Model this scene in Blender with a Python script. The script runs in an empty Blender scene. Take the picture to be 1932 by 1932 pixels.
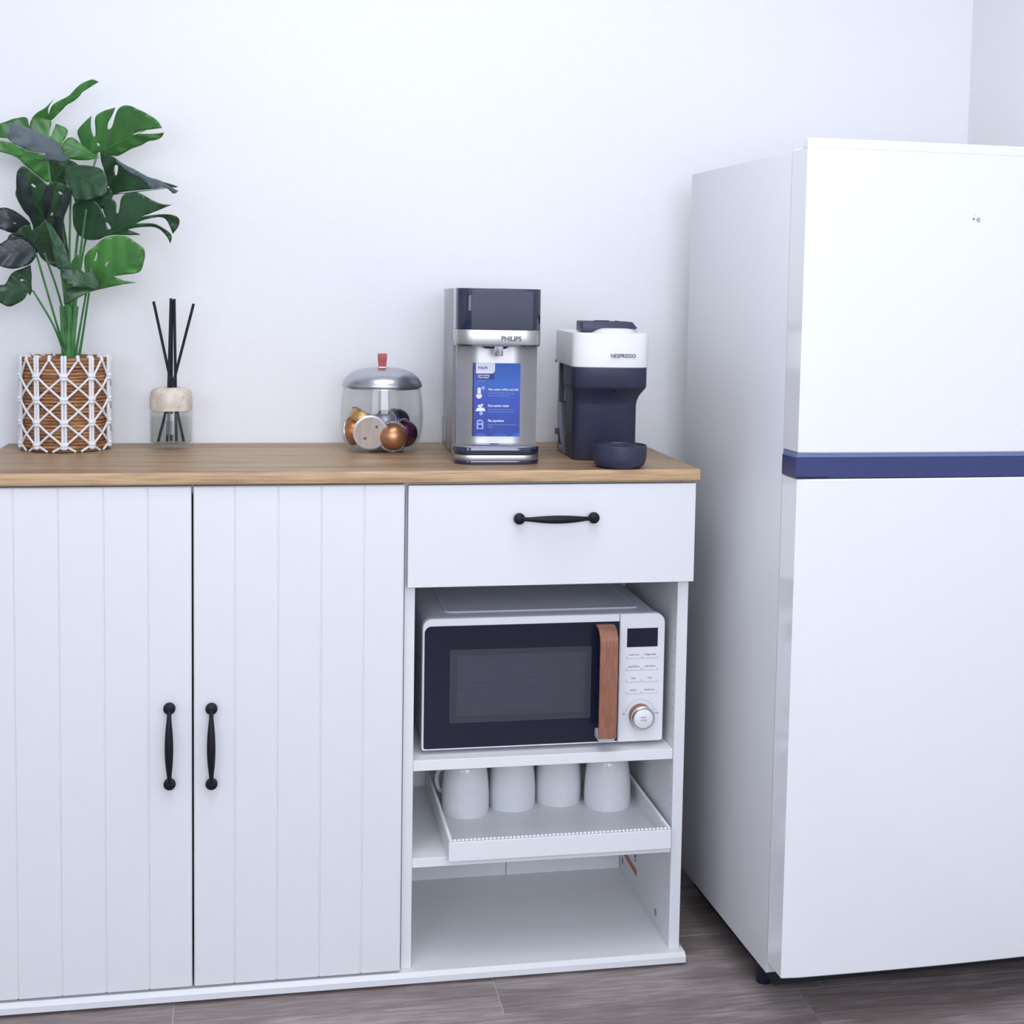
import bpy, bmesh, math, random
from math import sin, cos, pi, radians, sqrt
from mathutils import Vector, Matrix
from mathutils.geometry import delaunay_2d_cdt

scene = bpy.context.scene
COL = scene.collection
random.seed(7)

# ------------------------------------------------------------------ camera
cam_data = bpy.data.cameras.new('camera')
cam = bpy.data.objects.new('camera', cam_data)
COL.objects.link(cam)
YAW, PITCH, ROLL, FOC, PX, PY = .1996, -.0802, .0186, 2689.3, 1043.148, 766.35
fw = Vector((sin(YAW) * cos(PITCH), cos(YAW) * cos(PITCH), sin(PITCH)))
rt = Vector((cos(YAW), -sin(YAW), 0))
up = rt.cross(fw)
r2 = rt * cos(ROLL) + up * sin(ROLL)
u2 = -rt * sin(ROLL) + up * cos(ROLL)
m = Matrix((r2, u2, -fw)).transposed().to_4x4()
m.translation = Vector((.3391, -2.4021, 1.2049))
cam.matrix_world = m
cam_data.sensor_width = 36
cam_data.lens = FOC / 1932 * 36
cam_data.shift_x = -(PX - 966) / 1932
cam_data.shift_y = (PY - 966) / 1932
cam_data.clip_start = .05
scene.camera = cam

# ------------------------------------------------------------------ world, lights, exposure
world = bpy.data.worlds.new('world')
scene.world = world
world.use_nodes = True
wb = world.node_tree.nodes['Background']
wb.inputs[0].default_value = (.62, .78, 1, 1)
wb.inputs[1].default_value = 1.6

def area(name, loc, rot, sx, sy, power, col):
    d = bpy.data.lights.new(name, 'AREA')
    d.shape = 'RECTANGLE'; d.size = sx; d.size_y = sy; d.energy = power; d.color = col
    o = bpy.data.objects.new(name, d)
    o.location = loc; o.rotation_euler = rot
    COL.objects.link(o)
    return o
# daylight entering by the two windows of the wall behind the camera
area('daylight_window_right', (.75, -3.56, 1.65), (radians(90), 0, 0), 1.35, 1.35, 35, (.85, .885, 1))
area('daylight_window_left', (-1.2, -3.56, 1.65), (radians(90), 0, 0), 1.35, 1.35, 14, (.85, .885, 1))
# two unseen fill lights added below the ceiling to brighten the upper wall
area('ceiling_fill_light', (.6, -.6, 2.44), (0, 0, 0), 1.1, .6, 9.5, (.90, .91, 1))
area('ceiling_fill_light', (.3, -1.3, 2.44), (0, 0, 0), 1.1, .6, 6.5, (.90, .91, 1))

scene.view_settings.view_transform = 'Standard'
scene.view_settings.look = 'None'
scene.view_settings.gamma = 1
scene.view_settings.use_curve_mapping = False
scene.view_settings.exposure = .18

# ------------------------------------------------------------------ materials
def lin(c):
    return tuple((x / 255 / 12.92 if x / 255 <= .04045 else ((x / 255 + .055) / 1.055) ** 2.4) for x in c)

def new_mat(name):
    m = bpy.data.materials.new(name); m.use_nodes = True
    nt = m.node_tree
    return m, nt, nt.nodes['Principled BSDF']

def mat(name, col, rough=.5, metal=0, var=.03, scale=40, bump=0, spec=.5, coat=0, stretch=None, aniso=0):
    """procedural surface: base colour with slight noise mottling and fine relief"""
    m, nt, b = new_mat(name)
    n = nt.nodes; l = nt.links
    tc = n.new('ShaderNodeTexCoord'); mp = n.new('ShaderNodeMapping')
    l.new(tc.outputs['Object'], mp.inputs[0])
    if stretch: mp.inputs['Scale'].default_value = stretch
    no = n.new('ShaderNodeTexNoise'); no.inputs['Scale'].default_value = scale; no.inputs['Detail'].default_value = 4
    l.new(mp.outputs[0], no.inputs['Vector'])
    r = n.new('ShaderNodeValToRGB')
    a = tuple(max(0, c * (1 - var)) for c in col); c2 = tuple(min(1, c * (1 + var)) for c in col)
    r.color_ramp.elements[0].position = .3; r.color_ramp.elements[0].color = a + (1,)
    r.color_ramp.elements[1].position = .7; r.color_ramp.elements[1].color = c2 + (1,)
    l.new(no.outputs['Fac'], r.inputs[0]); l.new(r.outputs[0], b.inputs['Base Color'])
    b.inputs['Roughness'].default_value = rough; b.inputs['Metallic'].default_value = metal
    b.inputs['Specular IOR Level'].default_value = spec
    b.inputs['Coat Weight'].default_value = coat
    if aniso:
        b.inputs['Anisotropic'].default_value = aniso
    if bump:
        bp = n.new('ShaderNodeBump'); bp.inputs['Strength'].default_value = bump; bp.inputs['Distance'].default_value = .001
        l.new(no.outputs['Fac'], bp.inputs['Height']); l.new(bp.outputs[0], b.inputs['Normal'])
    return m

def wood(name, c1, c2, c3, scale=6, stretch=(1, 14, 14), rough=.45, rings=3., rand=False, bump=.15):
    m, nt, b = new_mat(name)
    n = nt.nodes; l = nt.links
    tc = n.new('ShaderNodeTexCoord'); mp = n.new('ShaderNodeMapping')
    mp.inputs['Scale'].default_value = stretch
    src = tc.outputs['Object']
    if rand:
        oi = n.new('ShaderNodeObjectInfo'); mu = n.new('ShaderNodeMath'); mu.operation = 'MULTIPLY'; mu.inputs[1].default_value = 37
        l.new(oi.outputs['Random'], mu.inputs[0]); cx = n.new('ShaderNodeCombineXYZ')
        l.new(mu.outputs[0], cx.inputs[0]); l.new(mu.outputs[0], cx.inputs[1])
        va = n.new('ShaderNodeVectorMath'); va.operation = 'ADD'
        l.new(tc.outputs['Object'], va.inputs[0]); l.new(cx.outputs[0], va.inputs[1]); src = va.outputs[0]
    l.new(src, mp.inputs[0])
    big = n.new('ShaderNodeTexNoise'); big.inputs['Scale'].default_value = scale * .35; big.inputs['Detail'].default_value = 3
    big.inputs['Distortion'].default_value = .6
    l.new(mp.outputs[0], big.inputs['Vector'])
    mm = n.new('ShaderNodeMath'); mm.operation = 'MULTIPLY'; mm.inputs[1].default_value = rings * 6.28
    sn = n.new('ShaderNodeMath'); sn.operation = 'SINE'
    l.new(big.outputs['Fac'], mm.inputs[0]); l.new(mm.outputs[0], sn.inputs[0])
    fine = n.new('ShaderNodeTexNoise'); fine.inputs['Scale'].default_value = scale * 6; fine.inputs['Detail'].default_value = 6
    mp2 = n.new('ShaderNodeMapping'); mp2.inputs['Scale'].default_value = (stretch[0] * .5, stretch[1], stretch[2])
    l.new(src, mp2.inputs[0]); l.new(mp2.outputs[0], fine.inputs['Vector'])
    ad = n.new('ShaderNodeMath'); ad.operation = 'MULTIPLY_ADD'; ad.inputs[1].default_value = .12
    l.new(sn.outputs[0], ad.inputs[0]); l.new(fine.outputs['Fac'], ad.inputs[2])
    r = n.new('ShaderNodeValToRGB'); cr = r.color_ramp
    cr.elements[0].position = .32; cr.elements[0].color = c1 + (1,)
    cr.elements[1].position = .72; cr.elements[1].color = c3 + (1,)
    e = cr.elements.new(.52); e.color = c2 + (1,)
    l.new(ad.outputs[0], r.inputs[0]); l.new(r.outputs[0], b.inputs['Base Color'])
    b.inputs['Roughness'].default_value = rough
    bp = n.new('ShaderNodeBump'); bp.inputs['Strength'].default_value = bump; bp.inputs['Distance'].default_value = .001
    l.new(ad.outputs[0], bp.inputs['Height']); l.new(bp.outputs[0], b.inputs['Normal'])
    return m

def glass(name, tint=(1, 1, 1), ior=1.45, rough=.02, density=0.):
    """clear thin glass: fresnel mix of transparent and glossy, with a slight body tint"""
    m = bpy.data.materials.new(name); m.use_nodes = True
    nt = m.node_tree; nt.nodes.clear(); n = nt.nodes; l = nt.links
    out = n.new('ShaderNodeOutputMaterial'); mix = n.new('ShaderNodeMixShader')
    lw = n.new('ShaderNodeLayerWeight'); lw.inputs['Blend'].default_value = .5
    pw = n.new('ShaderNodeMath'); pw.operation = 'POWER'; pw.inputs[1].default_value = 3.5
    l.new(lw.outputs['Facing'], pw.inputs[0])
    fr = n.new('ShaderNodeMath'); fr.operation = 'MULTIPLY_ADD'; fr.inputs[1].default_value = (ior - 1) * 1.1; fr.inputs[2].default_value = ((ior - 1) / (ior + 1)) ** 2
    l.new(pw.outputs[0], fr.inputs[0])
    tr = n.new('ShaderNodeBsdfTransparent')
    no = n.new('ShaderNodeTexNoise'); no.inputs['Scale'].default_value = 8
    rp = n.new('ShaderNodeValToRGB')
    rp.color_ramp.elements[0].color = tuple(c * .985 for c in tint) + (1,); rp.color_ramp.elements[1].color = tint + (1,)
    l.new(no.outputs['Fac'], rp.inputs[0]); l.new(rp.outputs[0], tr.inputs[0])
    gl = n.new('ShaderNodeBsdfGlossy'); gl.inputs['Roughness'].default_value = rough
    l.new(fr.outputs[0], mix.inputs[0]); l.new(tr.outputs[0], mix.inputs[1]); l.new(gl.outputs[0], mix.inputs[2])
    l.new(mix.outputs[0], out.inputs[0])
    return m

M = {}
M['wall'] = mat('wall_paint', (.84, .845, .85), .75, var=.008, scale=60, bump=.03)
M['ceiling'] = mat('ceiling_paint', (.86, .86, .86), .8, var=.006)
M['cab'] = mat('white_foil', (.80, .805, .815), .42, var=.006, scale=30)
M['cabin'] = mat('white_melamine', (.85, .855, .86), .4, var=.006, scale=30)
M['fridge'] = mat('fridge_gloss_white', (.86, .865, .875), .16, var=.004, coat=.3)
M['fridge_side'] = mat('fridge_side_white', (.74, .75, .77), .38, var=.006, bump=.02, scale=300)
M['navy'] = mat('dark_blue_plastic', (.035, .05, .16), .28, var=.06, scale=6, stretch=(1, 1, 30))
M['slate'] = mat('bevel_reflection_blue', (.18, .23, .42), .4)  # reflection under the freezer door, put into a flat colour
M['black_metal'] = mat('black_handle_metal', (.006, .006, .013), .5, var=.1, spec=.3)
M['dark'] = mat('dark_void', (.012, .013, .02), .7)
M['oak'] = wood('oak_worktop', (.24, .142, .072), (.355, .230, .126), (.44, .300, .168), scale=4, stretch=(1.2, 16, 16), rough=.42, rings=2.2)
M['oak_edge'] = wood('oak_lit_edge', (.40, .25, .13), (.53, .345, .185), (.62, .42, .24), scale=4, stretch=(1.2, 16, 16), rough=.42, rings=2.2)  # paler copy of the worktop oak, frontal light put into its colour
M['plank'] = wood('greige_plank', (.23, .185, .175), (.30, .25, .24), (.40, .35, .34), scale=4.5, stretch=(1.0, 5, 5), rough=.5, rings=4, rand=True)
M['grout'] = mat('pale_joint', (.50, .48, .48), .8)
M['mw_white'] = mat('microwave_white', (.84, .845, .86), .3, var=.006)
M['mw_body'] = mat('microwave_body', (.62, .64, .72), .35, var=.01)
M['black_glass'] = mat('black_glass', (.014, .015, .032), .08, var=.05, spec=.35)
M['mesh_glass'] = mat('window_mesh', (.050, .050, .066), .3, var=.12, scale=14, stretch=(1, 1, 30), spec=.35)
M['copper_wood'] = wood('walnut_handle', (.28, .115, .068), (.34, .145, .09), (.40, .18, .115), scale=5, stretch=(20, 20, 1.5), rough=.4, rings=1.5, bump=.05)
M['chrome'] = mat('chrome', (.75, .76, .80), .1, 1, var=.01)
M['steel'] = mat('brushed_steel', (.50, .49, .485), .40, 1, var=.04, scale=60, stretch=(40, 40, 1))
M['steel_h'] = mat('brushed_steel_band', (.52, .51, .50), .38, 1, var=.04, scale=60, stretch=(1, 1, 40))
M['lid_steel'] = mat('lid_steel', (.50, .51, .55), .3, 1, var=.02)
M['grey_side'] = mat('grey_side_plastic', (.25, .25, .28), .32, var=.02)
M['tank_grey'] = mat('tank_base_grey', (.095, .095, .12), .2, var=.03)
M['disp_black'] = mat('glossy_black', (.014, .020, .050), .07, var=.03, coat=.6)
M['disp_face'] = mat('smoked_display', (.072, .078, .108), .6, var=.02, spec=.25)
M['sticker'] = None
M['white_print'] = mat('white_print', (.85, .87, .92), .6)
M['pale_print'] = mat('pale_blue_print', (.30, .42, .78), .6)
M['grey_print'] = mat('grey_print', (.10, .10, .14), .6)
M['soft_grey_print'] = mat('soft_grey_print', (.42, .42, .50), .6)
M['cm_white'] = mat('machine_white', (.80, .79, .78), .38, var=.006)
M['cm_dark'] = mat('machine_dark', (.030, .035, .070), .42, var=.06, scale=200, bump=.05)
M['cm_smoke'] = mat('machine_smoke', (.13, .14, .17), .25, var=.05)
M['cm_black'] = mat('machine_black', (.010, .012, .028), .3, var=.05)
M['ceramic'] = mat('white_ceramic', (.82, .825, .835), .18, var=.006, coat=.2)
M['tray'] = mat('tray_white', (.84, .845, .86), .4, var=.006)
M['orange'] = mat('orange_tape', (.55, .17, .06), .6)
M['red'] = mat('dark_red_mark', (.16, .015, .05), .6)
M['strap'] = mat('red_leather', (.42, .085, .085), .6, var=.06, bump=.1, scale=200)
M['glass'] = glass('clear_glass', (.985, .988, .99))
M['liquid'] = glass('pale_green_oil', (.965, .99, .955), 1.1)
M['tank_glass'] = glass('smoke_tank_glass', (.84, .85, .90), 1.4)
M['reed'] = mat('black_reed', (.010, .010, .018), .8, var=.2, scale=300)
def travertine():
    m, nt, b = new_mat('travertine'); n = nt.nodes; l = nt.links
    tc = n.new('ShaderNodeTexCoord')
    a = n.new('ShaderNodeTexNoise'); a.inputs['Scale'].default_value = 45; a.inputs['Detail'].default_value = 5
    v = n.new('ShaderNodeTexVoronoi'); v.inputs['Scale'].default_value = 120
    l.new(tc.outputs['Object'], a.inputs[0]); l.new(tc.outputs['Object'], v.inputs[0])
    r = n.new('ShaderNodeValToRGB'); r.color_ramp.elements[0].color = (.58, .48, .38, 1); r.color_ramp.elements[1].color = (.74, .68, .60, 1)
    r.color_ramp.elements[0].position = .35; r.color_ramp.elements[1].position = .6
    l.new(a.outputs['Fac'], r.inputs[0])
    p = n.new('ShaderNodeValToRGB'); p.color_ramp.elements[0].color = (.35, .25, .18, 1); p.color_ramp.elements[1].color = (1, 1, 1, 1)
    p.color_ramp.elements[0].position = .07; p.color_ramp.elements[1].position = .16
    l.new(v.outputs['Distance'], p.inputs[0])
    mx = n.new('ShaderNodeMix'); mx.data_type = 'RGBA'; mx.blend_type = 'MULTIPLY'; mx.inputs[0].default_value = .6
    l.new(r.outputs[0], mx.inputs[6]); l.new(p.outputs[0], mx.inputs[7]); l.new(mx.outputs[2], b.inputs['Base Color'])
    b.inputs['Roughness'].default_value = .7
    return m
M['stone'] = travertine()
M['cord'] = mat('white_cotton_cord', (.78, .78, .79), .85, var=.08, scale=500, bump=.4)
def seagrass():
    m, nt, b = new_mat('seagrass_rope'); n = nt.nodes; l = nt.links
    tc = n.new('ShaderNodeTexCoord')
    mp = n.new('ShaderNodeMapping'); mp.inputs['Scale'].default_value = (1, 1, 7)
    l.new(tc.outputs['Object'], mp.inputs[0])
    a = n.new('ShaderNodeTexNoise'); a.inputs['Scale'].default_value = 22; a.inputs['Detail'].default_value = 6; a.inputs['Roughness'].default_value = .7
    l.new(mp.outputs[0], a.inputs[0])
    r = n.new('ShaderNodeValToRGB'); cr = r.color_ramp
    cr.elements[0].position = .3; cr.elements[0].color = (.10, .035, .02, 1)
    cr.elements[1].position = .75; cr.elements[1].color = (.62, .42, .22, 1)
    for p, c in ((.45, (.28, .12, .05, 1)), (.58, (.44, .24, .10, 1))):
        e = cr.elements.new(p); e.color = c
    l.new(a.outputs['Fac'], r.inputs[0]); l.new(r.outputs[0], b.inputs['Base Color'])
    b.inputs['Roughness'].default_value = .75
    bp = n.new('ShaderNodeBump'); bp.inputs['Strength'].default_value = .6; bp.inputs['Distance'].default_value = .002
    l.new(a.outputs['Fac'], bp.inputs['Height']); l.new(bp.outputs[0], b.inputs['Normal'])
    return m
M['seagrass'] = seagrass()
M['leaf0'] = mat('leaf_green', (.055, .195, .040), .36, var=.35, scale=14, spec=.5)
M['leaf1'] = mat('leaf_deep_green', (.026, .074, .030), .36, var=.35, scale=14, spec=.5)
M['leaf3'] = mat('leaf_dark_underside', (.018, .030, .032), .36, var=.3, scale=12)  # much darker than the other leaf colours
M['leaf2'] = mat('leaf_grey_underside', (.110, .140, .150), .42, var=.3, scale=12, spec=.5)
M['rib'] = mat('leaf_rib', (.07, .24, .06), .45)
M['rib1'] = mat('leaf_rib_dark', (.045, .135, .05), .45)
M['stem'] = mat('stem_green', (.07, .235, .07), .45, var=.2, scale=60)
M['soil'] = mat('dark_moss', (.03, .03, .02), .9, var=.4, bump=.5)

# ------------------------------------------------------------------ mesh helpers
def bm_new(): return bmesh.new()

def box(bm, x0, x1, y0, y1, z0, z1, bev=0, seg=2):
    vs = [bm.verts.new((x, y, z)) for x in (x0, x1) for y in (y0, y1) for z in (z0, z1)]
    q = ((0, 1, 3, 2), (4, 6, 7, 5), (0, 4, 5, 1), (2, 3, 7, 6), (0, 2, 6, 4), (1, 5, 7, 3))
    fs = [bm.faces.new([vs[i] for i in f]) for f in q]
    if bev:
        es = list({e for f in fs for e in f.edges})
        bmesh.ops.bevel(bm, geom=es, offset=bev, segments=seg, profile=.5, affect='EDGES')
    return bm

def loft(bm, rings, cap0=True, cap1=True, closed=True):
    vr = [[bm.verts.new(p) for p in r] for r in rings]
    n = len(rings[0])
    for a, b in zip(vr, vr[1:]):
        for i in range(n if closed else n - 1):
            j = (i + 1) % n
            bm.faces.new((a[i], a[j], b[j], b[i]))
    if cap0: bm.faces.new(list(reversed(vr[0])))
    if cap1: bm.faces.new(vr[-1])
    return bm

def ring(poly, z): return [(x, y, z) for x, y in poly]

def offset_poly(poly, d):
    """inset a convex-ish closed polygon by d (counter clockwise)"""
    n = len(poly); out = []
    for i in range(n):
        a = Vector(poly[i - 1]); b = Vector(poly[i]); c = Vector(poly[(i + 1) % n])
        e1 = (b - a); e2 = (c - b)
        if e1.length < 1e-9 or e2.length < 1e-9: out.append(tuple(b)); continue
        n1 = Vector((-e1.y, e1.x)).normalized(); n2 = Vector((-e2.y, e2.x)).normalized()
        nn = (n1 + n2)
        nn = nn.normalized() if nn.length > 1e-6 else n1
        out.append(tuple(b + nn * d / max(.5, nn.dot(n1))))
    return out

def prism(bm, poly, z0, z1, bev=0):
    if bev:
        loft(bm, [ring(offset_poly(poly, bev), z0), ring(offset_poly(poly, bev * .3), z0 + bev * .3), ring(poly, z0 + bev),
                  ring(poly, z1 - bev), ring(offset_poly(poly, bev * .3), z1 - bev * .3), ring(offset_poly(poly, bev), z1)])
    else:
        loft(bm, [ring(poly, z0), ring(poly, z1)])
    return bm

def rrect(x0, x1, y0, y1, rs, seg=8):
    """rounded rectangle, ccw; rs = radii for corners (x1y0, x1y1, x0y1, x0y0)"""
    if not isinstance(rs, tuple): rs = (rs,) * 4
    cs = ((x1, y0, -90, -1, 1), (x1, y1, 0, -1, -1), (x0, y1, 90, 1, -1), (x0, y0, 180, 1, 1))
    out = []
    for (cx, cy, a0, sx, sy), r in zip(cs, rs):
        if r < 1e-6: out.append((cx, cy)); continue
        ox, oy = cx + sx * r, cy + sy * r
        for k in range(seg + 1):
            a = radians(a0 + 90 * k / seg)
            out.append((ox + r * cos(a), oy + r * sin(a)))
    return out

def circle(cx, cy, r, n=32): return [(cx + r * cos(2 * pi * k / n), cy + r * sin(2 * pi * k / n)) for k in range(n)]

def lathe(bm, prof, cx=0, cy=0, n=48, cap0=False, cap1=False):
    rings_ = [[(cx + r * cos(2 * pi * k / n), cy + r * sin(2 * pi * k / n), z) for k in range(n)] for r, z in prof]
    return loft(bm, rings_, cap0, cap1)

def tube(bm, pts, rad, n=10, closed=False, flat=None):
    pts = [Vector(p) for p in pts]
    if not isinstance(rad, (list, tuple)): rad = [rad] * len(pts)
    rings_ = []; prev = None
    for i, p in enumerate(pts):
        if closed: t = pts[(i + 1) % len(pts)] - pts[i - 1]
        else: t = pts[min(i + 1, len(pts) - 1)] - pts[max(i - 1, 0)]
        t.normalize()
        if prev is None:
            a = Vector((0, 0, 1)) if abs(t.z) < .9 else Vector((0, 1, 0))
            u = t.cross(a).normalized()
        else:
            u = (prev - t * prev.dot(t)).normalized()
        prev = u; v = t.cross(u)
        rings_.append([tuple(p + (u * cos(2 * pi * k / n) + v * sin(2 * pi * k / n)) * rad[i]) for k in range(n)])
    if closed:
        vr = [[bm.verts.new(q) for q in r] for r in rings_]
        for i in range(len(vr)):
            a, b = vr[i], vr[(i + 1) % len(vr)]
            for k in range(n):
                j = (k + 1) % n
                bm.faces.new((a[k], a[j], b[j], b[k]))
        return bm
    return loft(bm, rings_)

def smooth_pts(pts, k=4):
    """catmull-rom resample"""
    P = [Vector(p) for p in pts]; P = [P[0] * 2 - P[1]] + P + [P[-1] * 2 - P[-2]]
    out = []
    for i in range(1, len(P) - 2):
        for s in range(k):
            t = s / k; a, b, c, d = P[i - 1], P[i], P[i + 1], P[i + 2]
            out.append(.5 * ((2 * b) + (c - a) * t + (2 * a - 5 * b + 4 * c - d) * t * t + (3 * b - a - 3 * c + d) * t ** 3))
    out.append(P[-2])
    return out

def link(o):
    COL.objects.link(o); return o

def mesh_from(name, bm, m, ang=35):
    bmesh.ops.recalc_face_normals(bm, faces=bm.faces)
    me = bpy.data.meshes.new(name); bm.to_mesh(me); bm.free()
    for p in me.polygons: p.use_smooth = True
    me.set_sharp_from_angle(angle=radians(ang))
    if m: me.materials.append(m)
    return me

def add(name, bm, m, parent=None, xf=None, ang=35):
    """link bm as one mesh object under parent. xf: transform given to the vertices first"""
    if isinstance(m, str): m = M[m]
    if xf is not None: bm.transform(xf)
    o = bpy.data.objects.new(name, mesh_from(name, bm, m, ang)); link(o)
    if parent: o.parent = parent
    return o

def thing(name, label, cat, loc=(0, 0, 0), rotz=0, group=None):
    o = bpy.data.objects.new(name, None); link(o)
    o.empty_display_size = .05
    o.location = loc; o.rotation_euler = (0, 0, rotz)
    o['label'] = label; o['category'] = cat
    if group: o['group'] = group
    return o

def inst(src, parent=None, loc=(0, 0, 0), rot=(0, 0, 0)):
    c = src.copy(); link(c); c.parent = parent; c.location = loc; c.rotation_euler = rot
    return c

def struct(name, bm, m):
    o = add(name, bm, m); o['kind'] = 'structure'; return o

def text(s, size, m, parent, loc, rot=(radians(90), 0, 0), name='lettering', bold=0, align='LEFT', sx=1, ext=.00015):
    cu = bpy.data.curves.new('txt', 'FONT'); cu.body = s; cu.size = size; cu.extrude = ext; cu.offset = bold
    cu.align_x = align; cu.resolution_u = 3
    t = bpy.data.objects.new('txt', cu); link(t)
    dg = bpy.context.evaluated_depsgraph_get(); dg.update()
    me = bpy.data.meshes.new_from_object(t.evaluated_get(dg))
    bpy.data.objects.remove(t); bpy.data.curves.remove(cu)
    me.transform(Matrix.Diagonal((sx, 1, 1, 1)))
    me.materials.clear(); me.materials.append(M[m])
    o = bpy.data.objects.new(name, me); link(o); o.parent = parent; o.location = loc; o.rotation_euler = rot
    return o

T = Matrix.Translation
# ------------------------------------------------------------------ room
WALL = .43; XR = 1.80; XL = -2.9; YF = -3.6; CH = 2.5
b = bm_new(); box(b, XL - .1, XR + .1, WALL, WALL + .1, -.05, CH); struct('wall_back', b, 'wall')
b = bm_new(); box(b, XL - .1, XL, YF - .1, WALL, -.05, CH); struct('wall_left', b, 'wall')
b = bm_new(); box(b, XL - .1, XR + .1, YF - .1, WALL + .1, CH, CH + .1); struct('ceiling', b, 'ceiling')
WZ = (.93, 2.37)
def window_wall(name, box_at, lo, hi, wins):
    """wall with framed windows; box_at maps (along, depth, z) ranges to a box"""
    b = bm_new(); e = [lo] + [v for w in wins for v in w] + [hi]
    for i in range(0, len(e), 2): box_at(b, e[i], e[i + 1], 0, .1, -.05, CH)
    for w0, w1 in wins:
        box_at(b, w0, w1, 0, .1, -.05, WZ[0]); box_at(b, w0, w1, 0, .1, WZ[1], CH)
    struct(name, b, 'wall')
    for k, (w0, w1) in enumerate(wins):
        b = bm_new()
        for a, c, z0, z1 in ((w0, w0 + .04, *WZ), (w1 - .04, w1, *WZ), (w0, w1, WZ[0], WZ[0] + .04), (w0, w1, WZ[1] - .04, WZ[1]), ((w0 + w1) / 2 - .02, (w0 + w1) / 2 + .02, *WZ)): box_at(b, a, c, .035, .085, z0, z1)
        wo = struct('window_%d' % (k + 1), b, 'cab')
        b = bm_new(); box_at(b, w0 + .03, w1 - .03, .055, .061, WZ[0] + .03, WZ[1] - .03); add('pane', b, 'glass', wo)
window_wall('wall_front', lambda b, a, c, d0, d1, z0, z1: box(b, a, c, YF - d1, YF - d0, z0, z1), XL - .1, XR + .1, ((-1.95, -.45), (.0, 1.5)))
b = bm_new(); box(b, XR, XR + .1, YF - .1, WALL, -.05, CH); struct('wall_right', b, 'wall')

# floor: slab plus planks laid along x
b = bm_new(); box(b, XL - .1, XR + .1, YF - .1, WALL + .1, -.06, -.0015); fl = struct('floor', b, 'grout')
PWD = .2285
def plank(x0, x1, y0, y1):
    b = bm_new(); cx, cy = (x0 + x1) / 2, (y0 + y1) / 2
    box(b, x0 - cx + .0011, x1 - cx - .0011, y0 - cy + .0004, y1 - cy - .0004, -.009, 0, .0005, 1)
    o = add('plank', b, 'plank', fl); o.location = (cx, cy, 0)
r0 = -.139; row = 0
y = r0 - PWD * 16
k = 0
while y < WALL:
    if abs(y - r0) < .01: cuts = [XL, -1.1, .1915, .733, 1.3, XR]
    else:
        s = random.uniform(.2, 1.1) if not abs(y - (r0 - PWD)) < .01 else .55
        cuts = [XL]; x = XL + s
        while x < XR - .1: cuts.append(x); x += 1.2
        cuts.append(XR)
    y1 = min(y + PWD, WALL)
    y0 = max(y, YF)
    if y1 - y0 > .02:
        for a, c in zip(cuts, cuts[1:]): plank(a, c, y0, y1)
    y += PWD

# ------------------------------------------------------------------ sideboard
SB = Vector((.475, .2, 0))
sb = thing('sideboard', 'long white sideboard with oak worktop, two panelled doors, one drawer and open shelves', 'sideboard', SB)
X = T(-SB)
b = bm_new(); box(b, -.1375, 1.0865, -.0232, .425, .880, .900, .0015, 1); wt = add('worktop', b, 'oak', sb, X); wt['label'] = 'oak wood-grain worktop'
b = bm_new(); box(b, -.1376, 1.0866, -.025, -.0215, .8798, .9001, .0024, 3); add('lit_edge', b, 'oak_edge', wt, X)  # front edge strip, its brighter lighting painted as paler oak
b = bm_new()
# base board with bevelled front edge and overhanging ends
prof = [(-.0247, .006), (-.0247, .0165), (-.016, .0226), (.405, .0226), (.405, .006)]
loft(b, [[(-.150, y, z) for y, z in prof], [(1.083, y, z) for y, z in prof]])
add('base_board', b, 'cab', sb, X, 20)
for x in (-.1, .46, 1.045):
    for y in (.01, .36):
        b = bm_new(); lathe(b, [(.012, 0), (.012, .006)], x, y, 20, True, True); add('foot', b, 'grey_side', sb, X)
XM0, XM1, XR0, XR1 = .5725, .5905, 1.0575, 1.0770
b = bm_new(); box(b, -.1365, -.1185, 0, .405, .0226, .880, .0006, 1); add('side_panel', b, 'cab', sb, X)
b = bm_new(); box(b, XM0, XM1, 0, .368, .0226, .880, .0006, 1); add('divider_panel', b, 'cab', sb, X)
b = bm_new(); box(b, XR0, XR1, 0, .405, .0226, .880, .0006, 1); rp = add('side_panel', b, 'cab', sb, X)
for a, c in ((-.118, .570), (.592, .8196), (.8208, 1.0565)):
    b = bm_new(); box(b, a, c, .368, .372, .0226, .875); add('back_panel', b, 'cabin', sb, X)
for z0, z1 in ((.3728, .3915), (.2005, .2169)):
    b = bm_new(); box(b, XM1 + .0005, XR0 - .0005, .0035, .364, z0, z1, .0006, 1); add('shelf', b, 'cabin', sb, X)
b = bm_new(); box(b, -.118, 1.057, .002, .05, .862, .8795); add('top_rail', b, 'cabin', sb, X)
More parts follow.
